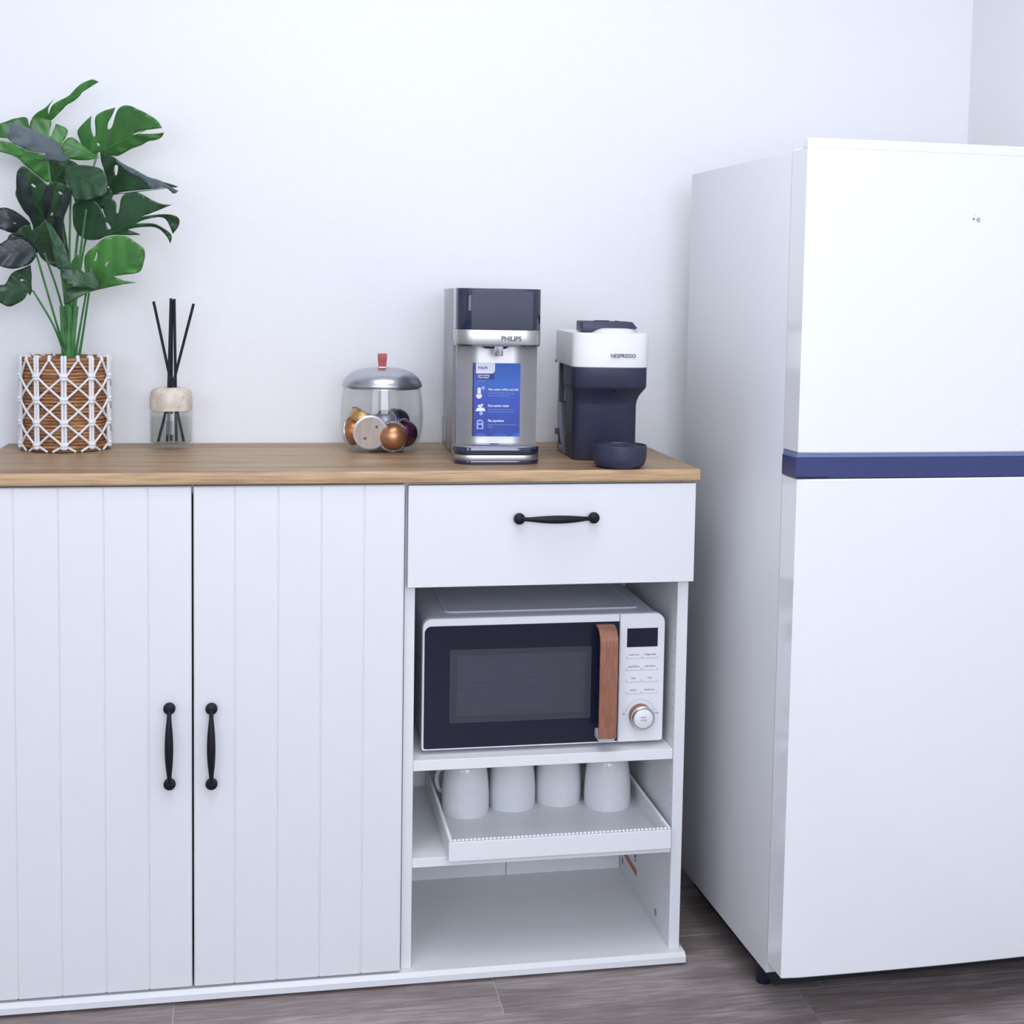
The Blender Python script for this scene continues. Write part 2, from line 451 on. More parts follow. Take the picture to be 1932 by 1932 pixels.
# pin holes, cam locks, tape on the right side panel
b = bm_new(); tube(b, [(XR0 + .001, 0, 0), (XR0 - .0003, 0, 0)], .0015, 10)
hm = None
zs = [.6917 - .0254 * i for i in range(24)]
for z in zs:
    if .365 < z < .40 or .195 < z < .225 or z < .12: continue
    if hm is None:
        hm = add('pin_hole', b, 'grey_side', rp); hm.location = (-SB.x, .0135 - SB.y, z)
    else: inst(hm, rp, (-SB.x, .0135 - SB.y, z))
for y, z in ((.0918, .0495), (.3432, .0467)):
    b = bm_new(); tube(b, [(XR0 + .001, y, z), (XR0 - .0006, y, z)], .0072, 20); add('cam_lock', b, 'grey_side', rp, X)
b = bm_new()
loft(b, [[(XR0 + .0002, .345, .074), (XR0 + .0002, .345, .064), (XR0 - .0006, .345, .064), (XR0 - .0006, .345, .074)],
         [(XR0 + .0002, .232, .0725), (XR0 + .0002, .232, .0600), (XR0 - .0006, .232, .0600), (XR0 - .0006, .232, .0725)]])
add('orange_tape', b, 'orange', rp, X)
b = bm_new(); box(b, XR0 - .0005, XR0 + .0002, .2445, .2475, .093, .112); box(b, XR0 - .0005, XR0 + .0002, .2405, .2425, .088, .112)
box(b, XR0 - .0005, XR0 + .0002, .2405, .2475, .0865, .0882); add('red_mark', b, 'red', rp, X)

# doors with tongue-and-groove boards
def pull(parent, c, horizontal=False, L=.1275):
    """bow handle with flattened ball ends; c = centre on the door face (world)"""
    b = bm_new()
    h = L / 2
    def P(s, out): return (s, -out, 0) if horizontal else (0, -out, s)
    pts = []; rad = []
    for i in range(25):
        s = -1 + i / 12
        pts.append(P(s * h, .012 + .013 * (1 - s * s) ** .7)); rad.append(.0036 + .0034 * max(0, 1 - (s / .78) ** 2) ** 1.1)
    tube(b, pts, rad, 14)
    for s in (-h, h):
        rings_ = []
        for r, d in ((.006, 0), (.0066, .003), (.0088, .006), (.0099, .009), (.0099, .0125), (.0090, .0152), (.0055, .0172), (.001, .0176)):
            if horizontal: rings_.append([(s + r * cos(2 * pi * k / 24), -d, r * sin(2 * pi * k / 24)) for k in range(24)])
            else: rings_.append([(r * cos(2 * pi * k / 24), -d, s + r * sin(2 * pi * k / 24)) for k in range(24)])
        loft(b, rings_)
    o = add('handle', b, 'black_metal', parent)
    o.location = Vector(c) - SB
    o['label'] = 'black bow handle with round ends'
    return o
DZ0, DZ1 = .0268, .8758
for x0, x1, gr, hx, hz in ((-.1375, .2203, (-.0577, .0113, .0816, .151), .1853, .446), (.2237, .5700, (.2899, .3601, .4312, .5022), .2527, .443)):
    b = bm_new(); box(b, x0, x1, -.0125, -.0005, DZ0, DZ1)
    d = add('door', b, 'cab', sb, X)
    e = [x0] + list(gr) + [x1]
    for i in range(5):
        b = bm_new()
        box(b, e[i], e[i + 1], -.018, -.0127, DZ0, DZ1, .0020, 1)
        add('board', b, 'cab', d, X)
    pull(d, (hx, -.018, hz))
# drawer
b = bm_new(); box(b, .5757, 1.0800, -.020, -.0005, .6999, .8747, .0008, 1); dr = add('drawer_front', b, 'cab', sb, X)
b = bm_new(); box(b, .606, 1.042, 0, .35, .722, .855); add('drawer_box', b, 'cabin', dr, X)
pull(dr, (.8294, -.020, .8175), True, .1302)

# ------------------------------------------------------------------ tray and cups on the shelf
TR = Vector((.8515, .16, .2169))
tr = thing('serving_tray', 'white rectangular tray with beaded rim pulled forward on the lower shelf', 'tray', TR)
X = T(-TR)
x0, x1, y0, y1, z0, z1 = .652, 1.0512, -.020, .338, .2169, .2515
b = bm_new(); box(b, x0 + .005, x1 - .005, y0 + .005, y1 - .005, z0, z0 + .006); add('base', b, 'tray', tr, X)
for nm, q in (('front_side', (x0, x1, y0, y0 + .007)), ('back_side', (x0, x1, y1 - .007, y1)), ('end_side', (x0, x0 + .007, y0 + .007, y1 - .007)), ('end_side', (x1 - .007, x1, y0 + .007, y1 - .007))):
    b = bm_new(); box(b, *q, z0, z1, .0006, 1); add(nm, b, 'tray', tr, X)
b = bm_new()
def bead(cx, cy):
    lathe(b, [(.0012, z1 - .0005), (.0031, z1 + .0008), (.0034, z1 + .0022), (.0024, z1 + .0038), (.0006, z1 + .0043)], cx, cy, 8, False, True)
nx = 56
for i in range(nx + 1):
    bead(x0 + .0035 + (x1 - x0 - .007) * i / nx, y0 + .0035); bead(x0 + .0035 + (x1 - x0 - .007) * i / nx, y1 - .0035)
for i in range(1, 50):
    bead(x0 + .0035, y0 + .0035 + (y1 - y0 - .007) * i / 50); bead(x1 - .0035, y0 + .0035 + (y1 - y0 - .007) * i / 50)
bd = add('beading', b, 'tray', tr, X, 60); bd['kind'] = 'stuff'

def make_cup():
    t = thing('cup', '', 'cup', group='white cups upside down on the tray')
    b = bm_new()
    # upside-down: rim at z=0, slightly bulging towards the rim, closed top
    prof = [(.0415, .004), (.0425, 0), (.0437, .0005), (.0446, .006), (.0450, .018), (.0446, .040), (.0432, .060), (.0408, .080), (.0385, .092), (.0355, .0990), (.031, .1015), (.0001, .1018)]
    lathe(b, prof, 0, 0, 48)
    inner = [(.0001, .094), (.030, .093), (.036, .085), (.0405, .06), (.0420, .03), (.0415, .004)]
    lathe(b, inner, 0, 0, 48)
    add('bowl', b, 'ceramic', t, None, 50)
    b = bm_new()
    pts = smooth_pts([(0, .040, .030), (0, .058, .030), (0, .066, .050), (0, .058, .070), (0, .038, .074)], 5)
    tube(b, pts, .0045, 10); add('handle', b, 'ceramic', t)
    return t
cup0 = make_cup()
labs = ('upside-down white cup at the left end of the row on the tray',
        'white cup upside down second from the left in the row on the tray',
        'white cup upside down second from the right, set furthest back in the row',
        'white cup upside down at the right end of the row on the tray')
for i, (x, y, r) in enumerate(((.7105, .199, 48), (.8035, .221, 5), (.8965, .2355, -5), (.9855, .197, -15))):
    if i == 0: c = cup0
    else:
        c = cup0.copy(); link(c)
        for ch in cup0.children:
            q = ch.copy(); link(q); q.parent = c
    c.location = (x, y, .2229); c.rotation_euler = (0, 0, radians(r)); c['label'] = labs[i]

# ------------------------------------------------------------------ microwave
MO = Vector((.826, .18, .3915))
mw = thing('microwave', 'white retro microwave with black door, wooden handle and round dial on the upper shelf', 'microwave', MO)
X = T(-MO)
b = bm_new()
sec = rrect(.6125, 1.0395, .4005, .6335, (.012, .018, .018, .012), 6)
loft(b, [[(x, y, z) for x, z in sec] for y in (.046, .345)])
# embossed roof panel
R = rrect(.650, 1.008, .072, .320, .016, 6)
loft(b, [ring(R, .6332), ring(offset_poly(R, .0025), .6358), ring(offset_poly(R, .006), .6358), ring(offset_poly(R, .008), .6342)], False, True)
add('body', b, 'mw_body', mw, X)
for x in (.64, 1.01):
    for y in (.07, .32):
        b = bm_new(); lathe(b, [(.010, .3915), (.012, .401)], x, y, 16, True, True); add('foot', b, 'dark', mw, X)
b = bm_new()
sec = rrect(.6080, .9603, .3992, .6335, (.001, .001, .017, .005), 8)
loft(b, [[(x, .0465, z) for x, z in sec], [(x, .0315, z) for x, z in sec], [(x, .030, z) for x, z in offset_poly(sec, .0012)]])
door = add('door', b, 'mw_white', mw, X)
b = bm_new()
sec = rrect(.6112, .9597, .4025, .6205, (.002, .001, .012, .004), 8)
loft(b, [[(x, .031, z) for x, z in sec], [(x, .0291, z) for x, z in sec]]); add('door_glass', b, 'black_glass', door, X)
b = bm_new(); sec = rrect(.6560, .9095, .4470, .5775, .003, 4)
loft(b, [[(x, .0292, z) for x, z in sec], [(x, .0286, z) for x, z in sec]]); add('window', b, 'mesh_glass', door, X)
b = bm_new(); sec = rrect(.6560 + .012, .9095 - .012, .4470 + .012, .5775 - .010, .002, 4)
loft(b, [[(x, .0286, z) for x, z in sec], [(x, .0283, z) for x, z in sec]])
M['mesh2'] = mat('window_mesh_inner', (.062, .062, .084), .35, var=.1, scale=14, stretch=(1, 1, 30), spec=.35)
add('window_screen', b, 'mesh2', door, X)
# strap handle
def strap_pts():
    P = [(.0292, .6145), (.018, .6140), (.006, .6105), (-.0035, .6005), (-.007, .585), (-.0075, .51), (-.0075, .46), (-.0075, .440), (-.0072, .4190)]
    return smooth_pts([(0, y, z) for y, z in P], 5)
SP = strap_pts(); b = bm_new(); rings_ = []
for i, p in enumerate(SP):
    t = (SP[min(i + 1, len(SP) - 1)] - SP[max(i - 1, 0)]).normalized(); nrm = Vector((0, -t.z, t.y)) * .0022
    x0, x1 = .9165, .9485
    q = [p + nrm, p - nrm]
    rings_.append([(x0, q[0].y, q[0].z), (x1, q[0].y, q[0].z), (x1, q[1].y, q[1].z), (x0, q[1].y, q[1].z)])
loft(b, rings_); h = add('handle', b, 'copper_wood', door, X, 30); h['label'] = 'walnut wood strap handle'
b = bm_new(); box(b, .9172, .9478, -.0045, .0290, .4125, .4290, .003, 2); add('handle_mount', b, 'mw_body', door, X)
# control panel
b = bm_new()
sec = rrect(.9612, 1.0445, .3992, .6335, (.006, .018, .001, .001), 8)
loft(b, [[(x, .0465, z) for x, z in sec], [(x, .0315, z) for x, z in sec], [(x, .030, z) for x, z in offset_poly(sec, .0012)]])
cp = add('control_panel', b, 'mw_white', mw, X)
b = bm_new(); box(b, .9745, 1.0312, .0290, .0305, .5728, .6068, .0004, 1); add('display', b, 'black_glass', cp, X)
names_ = (('Power Level', 'Weight Adjust'), ('Speed Defrost', 'Auto Defrost'), ('Timer', 'Clock'), ('Memory', 'Pause/Cancel'))
for r_, z in enumerate((.5515, .5300, .5085, .4870)):
    b = bm_new()
    for xa, xb in ((.9742, 1.0020), (1.0040, 1.0322)):
        box(b, xa, xa + .0007, .0295, .0303, z, z + .0042); box(b, xb - .0007, xb, .0295, .0303, z, z + .0042)
        box(b, xa, xb, .0295, .0303, z, z + .0005)
    add('button_row', b, 'soft_grey_print', cp, X)
    for xx, s in ((.9881, names_[r_][0]), (1.0181, names_[r_][1])):
        text(s, .0042, 'grey_print', cp, Vector((xx, .0298, z + .0058)) - MO, align='CENTER', sx=.85)
# dial
KX, KZ = 1.0018, .4480
def ydisk(bm, prof, n=40):
    loft(bm, [[(KX + r * cos(-2 * pi * k / n), y, KZ + r * sin(-2 * pi * k / n)) for k in range(n)] for r, y in prof])
b = bm_new(); ydisk(b, [(.0210, .0300), (.0210, .0150), (.0205, .0140)]); kn = add('dial', b, 'copper_wood', cp, X); kn['label'] = 'dial with copper skirt and chrome rim'
b = bm_new(); ydisk(b, [(.0208, .0142), (.0213, .0120), (.0210, .0070), (.0196, .0055), (.0172, .0055), (.0170, .0065)]); add('dial_rim', b, 'chrome', cp, X)
b = bm_new(); ydisk(b, [(.0171, .0066), (.0171, .0052), (.0166, .0049)]); add('dial_face', b, 'mw_white', cp, X)
for s, dz in (('START', .0012), ('+30 SEC', -.0040)):
    text(s, .0040, 'grey_print', cp, Vector((KX, .0047, KZ + dz)) - MO, align='CENTER', sx=.9)
b = bm_new()
ar = [(KX + .0285 * cos(radians(a)), .0299, KZ + .0285 * sin(radians(a))) for a in range(22, 159, 4)]
tube(b, ar, .0003, 5)
for s in (1, -1):
    c = Vector((KX + s * .0285 * cos(radians(22)), .0298, KZ + .0285 * sin(radians(22)) - .001)); box(b, c.x - .0009, c.x + .0009, .0294, .0302, c.z - .0011, c.z + .0011)
    box(b, KX + s * .0305 - .0012, KX + s * .0305 + .0012, .0294, .0302, KZ + .0058, KZ + .0063)
add('dial_arc', b, 'soft_grey_print', cp, X)
text('LESS', .0033, 'grey_print', cp, Vector((KX - .0305, .0298, KZ + .0010)) - MO, align='CENTER')
text('MORE', .0033, 'grey_print', cp, Vector((KX + .0305, .0298, KZ + .0010)) - MO, align='CENTER')

# ------------------------------------------------------------------ refrigerator (local frame: x along front, y to the back)
fr = thing('refrigerator', 'tall gloss white refrigerator with top freezer and dark blue handle band, right of the sideboard', 'refrigerator', (1.1619, -.2192, 0), .0328)
FW = .60
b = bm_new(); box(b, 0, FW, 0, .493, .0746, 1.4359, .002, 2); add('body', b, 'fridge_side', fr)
b = bm_new(); box(b, .006, FW - .006, -.006, .001, .10, 1.432); add('gasket', b, 'grey_side', fr)
def door_sec(z, ins=0):
    """slightly bowed door outline"""
    p = [(FW - ins, -.0055), (0 + ins, -.0055), (0 + ins, -.0640 + ins)]
    for k in range(1, 20):
        x = FW * k / 20; p.append((x, -.0665 - .006 * sin(pi * k / 20) + ins))
    p.append((FW - ins, -.0640 + ins))
    return [(x, y, z) for x, y in p]
def fdoor(name, z0, z1):
    b = bm_new(); loft(b, [door_sec(z0, .002), door_sec(z0 + .002), door_sec(z1 - .002), door_sec(z1, .002)]); return add(name, b, 'fridge', fr, None, 40)
fz = fdoor('freezer_door', .9575, 1.4372)
# raised front lip above the freezer door
b = bm_new()
def lip(z, ins=0):
    p = [(FW - ins, -.046 - ins), (ins, -.046 - ins), (ins, -.0640 + ins)] + [(FW * k / 20, -.0665 - .006 * sin(pi * k / 20) + ins) for k in range(1, 20)] + [(FW - ins, -.0640 + ins)]
    return [(x, y, z) for x, y in p]
loft(b, [lip(1.436), lip(1.4495), lip(1.4512, .0022)]); add('lip', b, 'fridge', fz, None, 40)
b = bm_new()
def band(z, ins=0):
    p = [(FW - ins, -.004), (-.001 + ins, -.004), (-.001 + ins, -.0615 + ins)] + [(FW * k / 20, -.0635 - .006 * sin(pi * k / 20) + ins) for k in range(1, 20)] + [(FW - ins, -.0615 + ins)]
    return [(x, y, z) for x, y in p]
loft(b, [band(.9506, .0015), band(.9573, .0015)]); add('bevel_reflection', b, 'slate', fr, None, 40)  # added strip painting the reflection on the door's lower bevel
b = bm_new()
loft(b, [band(.9170, .001), band(.918), band(.9495), band(.9505, .001)]); hb = add('handle_band', b, 'navy', fr, None, 40); hb['label'] = 'dark blue brushed grip band'
b = bm_new(); box(b, .0, .055, -.0652, -.0600, .9178, .9196); add('grip_edge', b, 'cm_black', hb)
fdoor('fridge_door', .0955, .9160)
for x, y in ((.045, .115), (FW - .06, .115), (.17, .43), (FW - .06, .43)):
    if True:
        b = bm_new(); lathe(b, [(.0135, 0), (.015, .004), (.015, .0746)], x, y, 24, True, True); add('foot', b, 'cm_black', fr)
b = bm_new(); box(b, .04, FW - .02, .06, .48, .02, .0746); add('under_shadow', b, 'dark', fr)  # dark block painting the shadow below the body
# remains of the emblem lettering on the freezer door
lt = text('e', .0150, 'grey_print', fz, (.2895, -.0727, 1.3325 - .0040), bold=-.0001)
b = bm_new()
for q in (((0, 0), (.0042, .0006), (.0028, -.0036)), ((.0018, .0062), (.0038, .0056), (.0030, .0068))):
    vs = [(x + .2825, y + 1.3340) for x, y in q]
    loft(b, [[(x, -.0720, z) for x, z in vs], [(x, -.0730, z) for x, z in vs]])
add('lettering', b, 'grey_print', fz)

# ------------------------------------------------------------------ instant water dispenser
WD = Vector((.7455, .205, .9))
wd = thing('water_dispenser', 'tall steel and black hot water dispenser with blue leaflet on its front', 'dispenser', WD, radians(-2.2))
HW = .0755
def P(l): return l
b = bm_new(); prism(b, rrect(-HW, HW, -.150, .142, (.030, .006, .006, .030)), 0, .0075, .001); add('base_foot', b, 'disp_black', wd)
b = bm_new(); prism(b, rrect(-HW, HW, -.150, .0, (.030, .001, .001, .030)), .0075, .0165, .0004); add('base_band', b, 'steel_h', wd)
b = bm_new(); prism(b, rrect(-HW, HW, -.150, -.05, (.030, .001, .001, .030)), .0165, .0300, .0006); add('base_plinth', b, 'disp_black', wd)
b = bm_new(); prism(b, rrect(-HW + .001, HW - .001, -.149, -.045, (.0295, .001, .001, .0295)), .0300, .0316, .0005); dt = add('drip_plate', b, 'steel', wd)
b = bm_new(); loft(b, [[(.0088 * cos(a) * 1.05 - .002, -.105 + .0065 * sin(a), z) for a in [2 * pi * k / 24 for k in range(24)]] for z in (.0314, .0319)]); add('drain_slot', b, 'dark', dt)
# steel column: concave towards the middle with rolled cheeks
b = bm_new()
sec = []
N = 30
for k in range(N + 1):
    s = -1 + 2 * k / N
    sec.append((s * .0715, -.088 + .0 - .026 * max(0, abs(s) - .45) ** 1.6 / .55 ** 1.6 * 1.0))
sec = sec + [(.0715, -.02), (-.0715, -.02)]
loft(b, [ring(sec, .0316), ring(sec, .2105)])
add('front_panel', b, 'steel', wd, None, 30)
b = bm_new(); prism(b, rrect(-HW, HW, -.100, -.0, .002), .0165, .2105)
# side cheek (grey) behind the column
bm_d = bm_new(); prism(bm_d, rrect(-HW, HW, -.086, .040, .004), .0075, .3075, .001); b.free(); add('housing', bm_d, 'grey_side', wd)
b = bm_new(); prism(b, rrect(-HW, HW, -.150, -.045, (.030, .001, .001, .030)), .2105, .2365, .0006); hb_ = add('head_band', b, 'steel_h', wd)
text('PHILIPS', .0118, 'grey_print', wd, (.0200, -.1505, .2175), bold=.00035, align='CENTER', sx=.95)
b = bm_new(); prism(b, rrect(-HW + .001, HW - .001, -.149, -.045, (.029, .001, .001, .029)), .2075, .2104); add('head_underside', b, 'disp_black', wd)
b = bm_new(); prism(b, rrect(-HW, HW, -.150, -.080, (.030, .001, .001, .030)), .2365, .3085, .0012); add('head', b, 'disp_black', wd)
b = bm_new(); prism(b, rrect(-HW + .025, HW - .018, -.1508, -.140, .0004), .2375, .3040, .0003); add('display', b, 'disp_face', wd)
# spout
b = bm_new(); loft(b, [[(-.004 + sx * .026 * f, -.105 + sy * .02 * f, z) for sx, sy in ((-1, -1), (1, -1), (1, 1), (-1, 1))] for f, z in ((.7, .2025), (1, .2076))]); add('spout_housing', b, 'disp_black', wd)
b = bm_new(); lathe(b, [(.0080, .1900), (.0085, .1910), (.0085, .2080)], .001, -.125, 24, True, True); add('spout', b, 'chrome', wd)
# tank at the rear: dark base and clear smoke upper
b = bm_new(); prism(b, rrect(-HW, HW, .041, .140, (.002, .008, .008, .002)), .0075, .0600, .001); add('tank_base', b, 'tank_grey', wd)
b = bm_new()
o_ = rrect(-HW + .001, HW - .001, .042, .139, (.002, .008, .008, .002)); i_ = offset_poly(o_, .0018)
loft(b, [ring(i_, .3015), ring(i_, .064), ring(o_, .0605), ring(o_, .3015)], True, False); add('water_tank', b, 'tank_glass', wd)
b = bm_new(); prism(b, rrect(-HW, HW, .036, .142, (.002, .008, .008, .002)), .3015, .3070, .001)
M['tank_lid'] = mat('tank_lid_grey', (.48, .48, .56), .3); add('tank_lid', b, 'tank_lid', wd)

# blue leaflet
def leaflet_mat():
    m, nt, bs = new_mat('blue_leaflet_print'); n = nt.nodes; l = nt.links
    tc = n.new('ShaderNodeTexCoord'); sp = n.new('ShaderNodeSeparateXYZ'); l.new(tc.outputs['Generated'], sp.inputs[0])
    r = n.new('ShaderNodeValToRGB'); cr = r.color_ramp
    cr.elements[0].position = 0; cr.elements[0].color = lin((38, 44, 120)) + (1,)
    cr.elements[1].position = 1; cr.elements[1].color = lin((44, 96, 186)) + (1,)
    for p, c in ((.2, lin((42, 58, 145))), (.5, lin((52, 78, 180))), (.72, lin((52, 112, 198)))):
        e = cr.elements.new(p); e.color = c + (1,)
    l.new(sp.outputs['Z'], r.inputs[0])
    r2_ = n.new('ShaderNodeValToRGB'); c2 = r2_.color_ramp
    c2.elements[0].position = 0; c2.elements[0].color = lin((70, 60, 165)) + (1,)
    c2.elements[1].position = 1; c2.elements[1].color = lin((60, 70, 175)) + (1,)
    e = c2.elements.new(.5); e.color = lin((48, 100, 195)) + (1,)
    l.new(sp.outputs['X'], r2_.inputs[0])
    mx = n.new('ShaderNodeMix'); mx.data_type = 'RGBA'; mx.inputs[0].default_value = .35
    l.new(r.outputs[0], mx.inputs[6]); l.new(r2_.outputs[0], mx.inputs[7]); l.new(mx.outputs[2], bs.inputs['Base Color'])
    bs.inputs['Roughness'].default_value = .5
    return m
M['leaflet'] = leaflet_mat()
M['leaf_dark'] = mat('leaflet_dark_box', lin((40, 52, 130)), .5)
M['leaf_wave'] = mat('leaflet_wave', lin((48, 92, 192)), .5)
LX, LZ, LW, LH = -.0385, .0440, .1015, .1315   # lower left corner and size, dispenser frame
LY = -.0925
b = bm_new(); box(b, LX, LX + LW, LY, LY + .0006, LZ, LZ + LH); lf = add('leaflet', b, 'leaflet', wd); lf['label'] = 'blue printed leaflet'
def LP(u, v): return (LX + u * LW, LY - .0002, LZ + (1 - v) * LH)   # u,v from the top left
def lpoly(name, pts, m, d=.0003):
    b = bm_new(); q = [LP(u, v) for u, v in pts]
    loft(b, [[(x, LY + .0002, z) for x, y, z in q], [(x, LY - d, z) for x, y, z in q]]); return add(name, b, m, lf)
tag_ = [(.035, 0)] + [(.035, .142)] + [(.30, .142)] + [(.30 + .07 * sin(radians(a)), .142 - .045 * (1 - cos(radians(a)))) for a in (20, 40, 60, 80, 90)] + [(.37, 0)]
lpoly('logo_tag', tag_, 'white_print', .0004)
lpoly('dark_box', [(.045, .142), (.045, .222), (.36, .222), (.36, .142)], 'leaf_dark', .0003)
lb = lambda s, u, v, sz, m_='white_print', bo=.0001, sx=1: text(s, sz, m_, lf, Vector(LP(u, v)) + Vector((0, -.0006, 0)), bold=bo, sx=sx * .84, name='print')
lb('PHILIPS', .068, .082, .0066, 'leaflet', .0001, .98)
lb('Instant Heating', .065, .175, .0041); lb('Water Station', .065, .205, .0041); lb('ADD5910M', .065, .250, .0034, 'pale_print', 0)
for v, s, a, c_ in ((.372, 'Hot water within seconds', 'between 40C, 55C, 80C, 95C or simply', 'dispense it at room temperature'),
                 (.595, 'Pure tasting water', 'Micro X-Clean filter reduces chlorine,', 'limescale, lead, microplastics, and more'),
                 (.800, 'Fits anywhere', 'Compact design with front and easy-to-use', 'settings')):
    lb(s, .255, v, .0064, 'white_print', .00012, .96)
    lb(a, .255, v + .046, .0038, 'pale_print', 0, .92); lb(c_, .255, v + .078, .0038, 'pale_print', 0, .92)
# icons: thermometer, filter with drops, device; waves along the foot
def disc(u, v, r, n=20): return [(u + r * cos(-2 * pi * k / n), v + r * LW / LH * sin(-2 * pi * k / n)) for k in range(n)]
lpoly('icon', disc(.095, .446, .050), 'white_print'); lpoly('icon', [(.066, .345), (.066, .43), (.124, .43), (.124, .345), (.110, .332), (.080, .332)], 'white_print')
lpoly('icon', disc(.165, .338, .034, 14), 'pale_print')
lpoly('icon', [(.035, .655), (.215, .655), (.185, .608), (.065, .608)], 'white_print')
lpoly('icon', disc(.095, .582, .022, 10), 'white_print'); lpoly('icon', disc(.145, .572, .024, 10), 'white_print'); lpoly('icon', disc(.120, .600, .020, 10), 'white_print')
lpoly('icon', disc(.135, .684, .034, 12), 'pale_print')
lpoly('icon', [(.06, .79), (.06, .90), (.18, .90), (.18, .80), (.15, .77), (.08, .77)], 'pale_print')
lpoly('icon', [(.09, .845), (.09, .885), (.15, .885), (.15, .845)], 'leaf_dark', .0005); lpoly('icon', [(.085, .795), (.085, .815), (.15, .815), (.15, .795)], 'leaf_dark', .0005)
for u0, u1, h_ in ((0, .27, .048), (.33, .63, .052), (.64, .97, .048)):
    lpoly('wave', [(u0, 1.0)] + [(u1 - (u1 - u0) * k / 12, 1 - h_ * sin(pi * k / 12) ** 1.3) for k in range(13)][:-1], 'leaf_wave', .00025) if False else lpoly('wave', [(u0 + (u1 - u0) * k / 12, 1 - h_ * sin(pi * k / 12) ** 1.3 - .001) for k in range(13)][::-1] + [(u0 + .001, 1.0), (u1 - .001, 1.0)], 'leaf_wave', .00025)

# ------------------------------------------------------------------ pod coffee machine (local frame: front is -y)
CM = Vector((.9530, .19, .9))
cm = thing('coffee_machine', 'compact pod coffee machine with white head and dark body, right end of worktop', 'coffee machine', CM, radians(-3.0))
def dplan(hw, yb, yf, bul, n=22, lc=.012):
    """plan outline: straight sides, bulging front (ccw, starting back right)"""
    p = [(hw, yb), (-hw, yb)]
    for k in range(n + 1):
        a = pi * k / n
        p.append((-hw * (abs(cos(a)) ** .68) * (1 if cos(a) > 0 else -1), yf - bul * sin(a) ** .8))
    return p
YB = .098
head = dplan(.0700, YB, -.088, .030)
def R_(p, z): return ring(p, z)
b = bm_new()
ho = offset_poly(head, .0015)
loft(b, [R_(offset_poly(head, .002), .1705), R_(head, .1720), R_(head, .2300), R_(ho, .2325)])
hd = add('head', b, 'cm_white', cm, None, 40)
# raised dome on the lid
b = bm_new()
loft(b, [[(.009 + .052 * cos(a), -.040 + .055 * sin(a), .2322) for a in [2 * pi * k / 36 for k in range(36)]],
         [(.012 + .046 * cos(a), -.040 + .046 * sin(a), .2400) for a in [2 * pi * k / 36 for k in range(36)]],
         [(.012 + .042 * cos(a), -.040 + .043 * sin(a), .2408) for a in [2 * pi * k / 36 for k in range(36)]]])
add('lid', b, 'cm_white', hd)
# lever: flat cap over the dome that drops down at its left end
b = bm_new()
pr = [(-.0490, .2340), (-.0350, .2325), (-.0280, .2350), (-.0210, .2412), (.0530, .2405), (.0430, .2525), (-.0475, .2530), (-.0492, .2518)]
loft(b, [[(x, -.078, z) for x, z in pr], [(x, -.010, z) for x, z in pr]])
bmesh.ops.bevel(b, geom=list(b.edges), offset=.0012, segments=2, profile=.5, affect='EDGES')
lv = add('lever', b, 'cm_dark', cm)
b = bm_new(); box(b, -.024, .004, -.060, -.052, .2525, .2545, .0008, 1); box(b, .014, .022, -.060, -.052, .2525, .2540, .0008, 1); add('lever_ridge', b, 'cm_dark', lv)
text('NESPRESSO', .0098, 'grey_print', cm, (.0195, -.1188, .1895), rot=(radians(90), 0, radians(7)), bold=-.00005, align='CENTER', sx=.95, ext=.0007)
# dark collar, flare and column
col = dplan(.0590, .010, -.062, .026)
col = [(x - .0035, y) for x, y in col]
hdk = dplan(.0685, .010, -.087, .029)
b = bm_new()
loft(b, [R_(hdk, .1705), R_(hdk, .1360), R_(offset_poly(hdk, .002), .1335)])
add('collar', b, 'cm_dark', cm, None, 40)
def mixp(a, c, t): return [(x0_ * (1 - t) + x1_ * t, y0_ * (1 - t) + y1_ * t) for (x0_, y0_), (x1_, y1_) in zip(a, c)]
b = bm_new()
colin = [(x, y if y > -.07 else y) for x, y in col]
loft(b, [R_(mixp(col, hdk, .96), .1340), R_(mixp(col, hdk, .70), .1280), R_(mixp(col, hdk, .32), .1190), R_(mixp(col, hdk, .10), .1100), R_(col, .1010), R_(col, .0040), R_(offset_poly(col, .003), 0)])
add('column', b, 'cm_dark', cm, None, 40)
b = bm_new(); lathe(b, [(.009, .1270), (.013, .1340)], .006, -.100, 20, True, True); add('outlet', b, 'cm_black', cm)
# rear frame with capsule bin and tank on the visible left side
b = bm_new(); box(b, -.052, .060, .008, .094, .004, .1706, .002, 1); add('rear_core', b, 'cm_black', cm)
b = bm_new(); box(b, -.0650, -.040, .080, .098, .004, .1706, .0015, 1); add('rear_post', b, 'cm_smoke', cm)
b = bm_new(); box(b, -.0650, .062, .008, .098, .000, .0130, .0015, 1); add('rear_foot', b, 'cm_smoke', cm)
b = bm_new()
loft(b, [[(x, .098, .0950), (x, .050, .0950), (x, .018, .0130), (x, .040, .0130), (x, .098, .0620)] for x in (-.0655, -.0530)])
add('capsule_bin', b, 'cm_smoke', cm)
b = bm_new(); box(b, -.0620, -.050, .010, .030, .1250, .1706, .001, 1); box(b, -.0640, -.050, .008, .022, .1000, .1706, .001, 1); add('side_rib', b, 'cm_smoke', cm)
b = bm_new(); box(b, -.0700, -.0640, .090, .100, .0300, .0420, .001, 1); box(b, -.0715, -.0690, .094, .099, .1690, .1750, .0005, 1); add('catch', b, 'cm_smoke', cm)
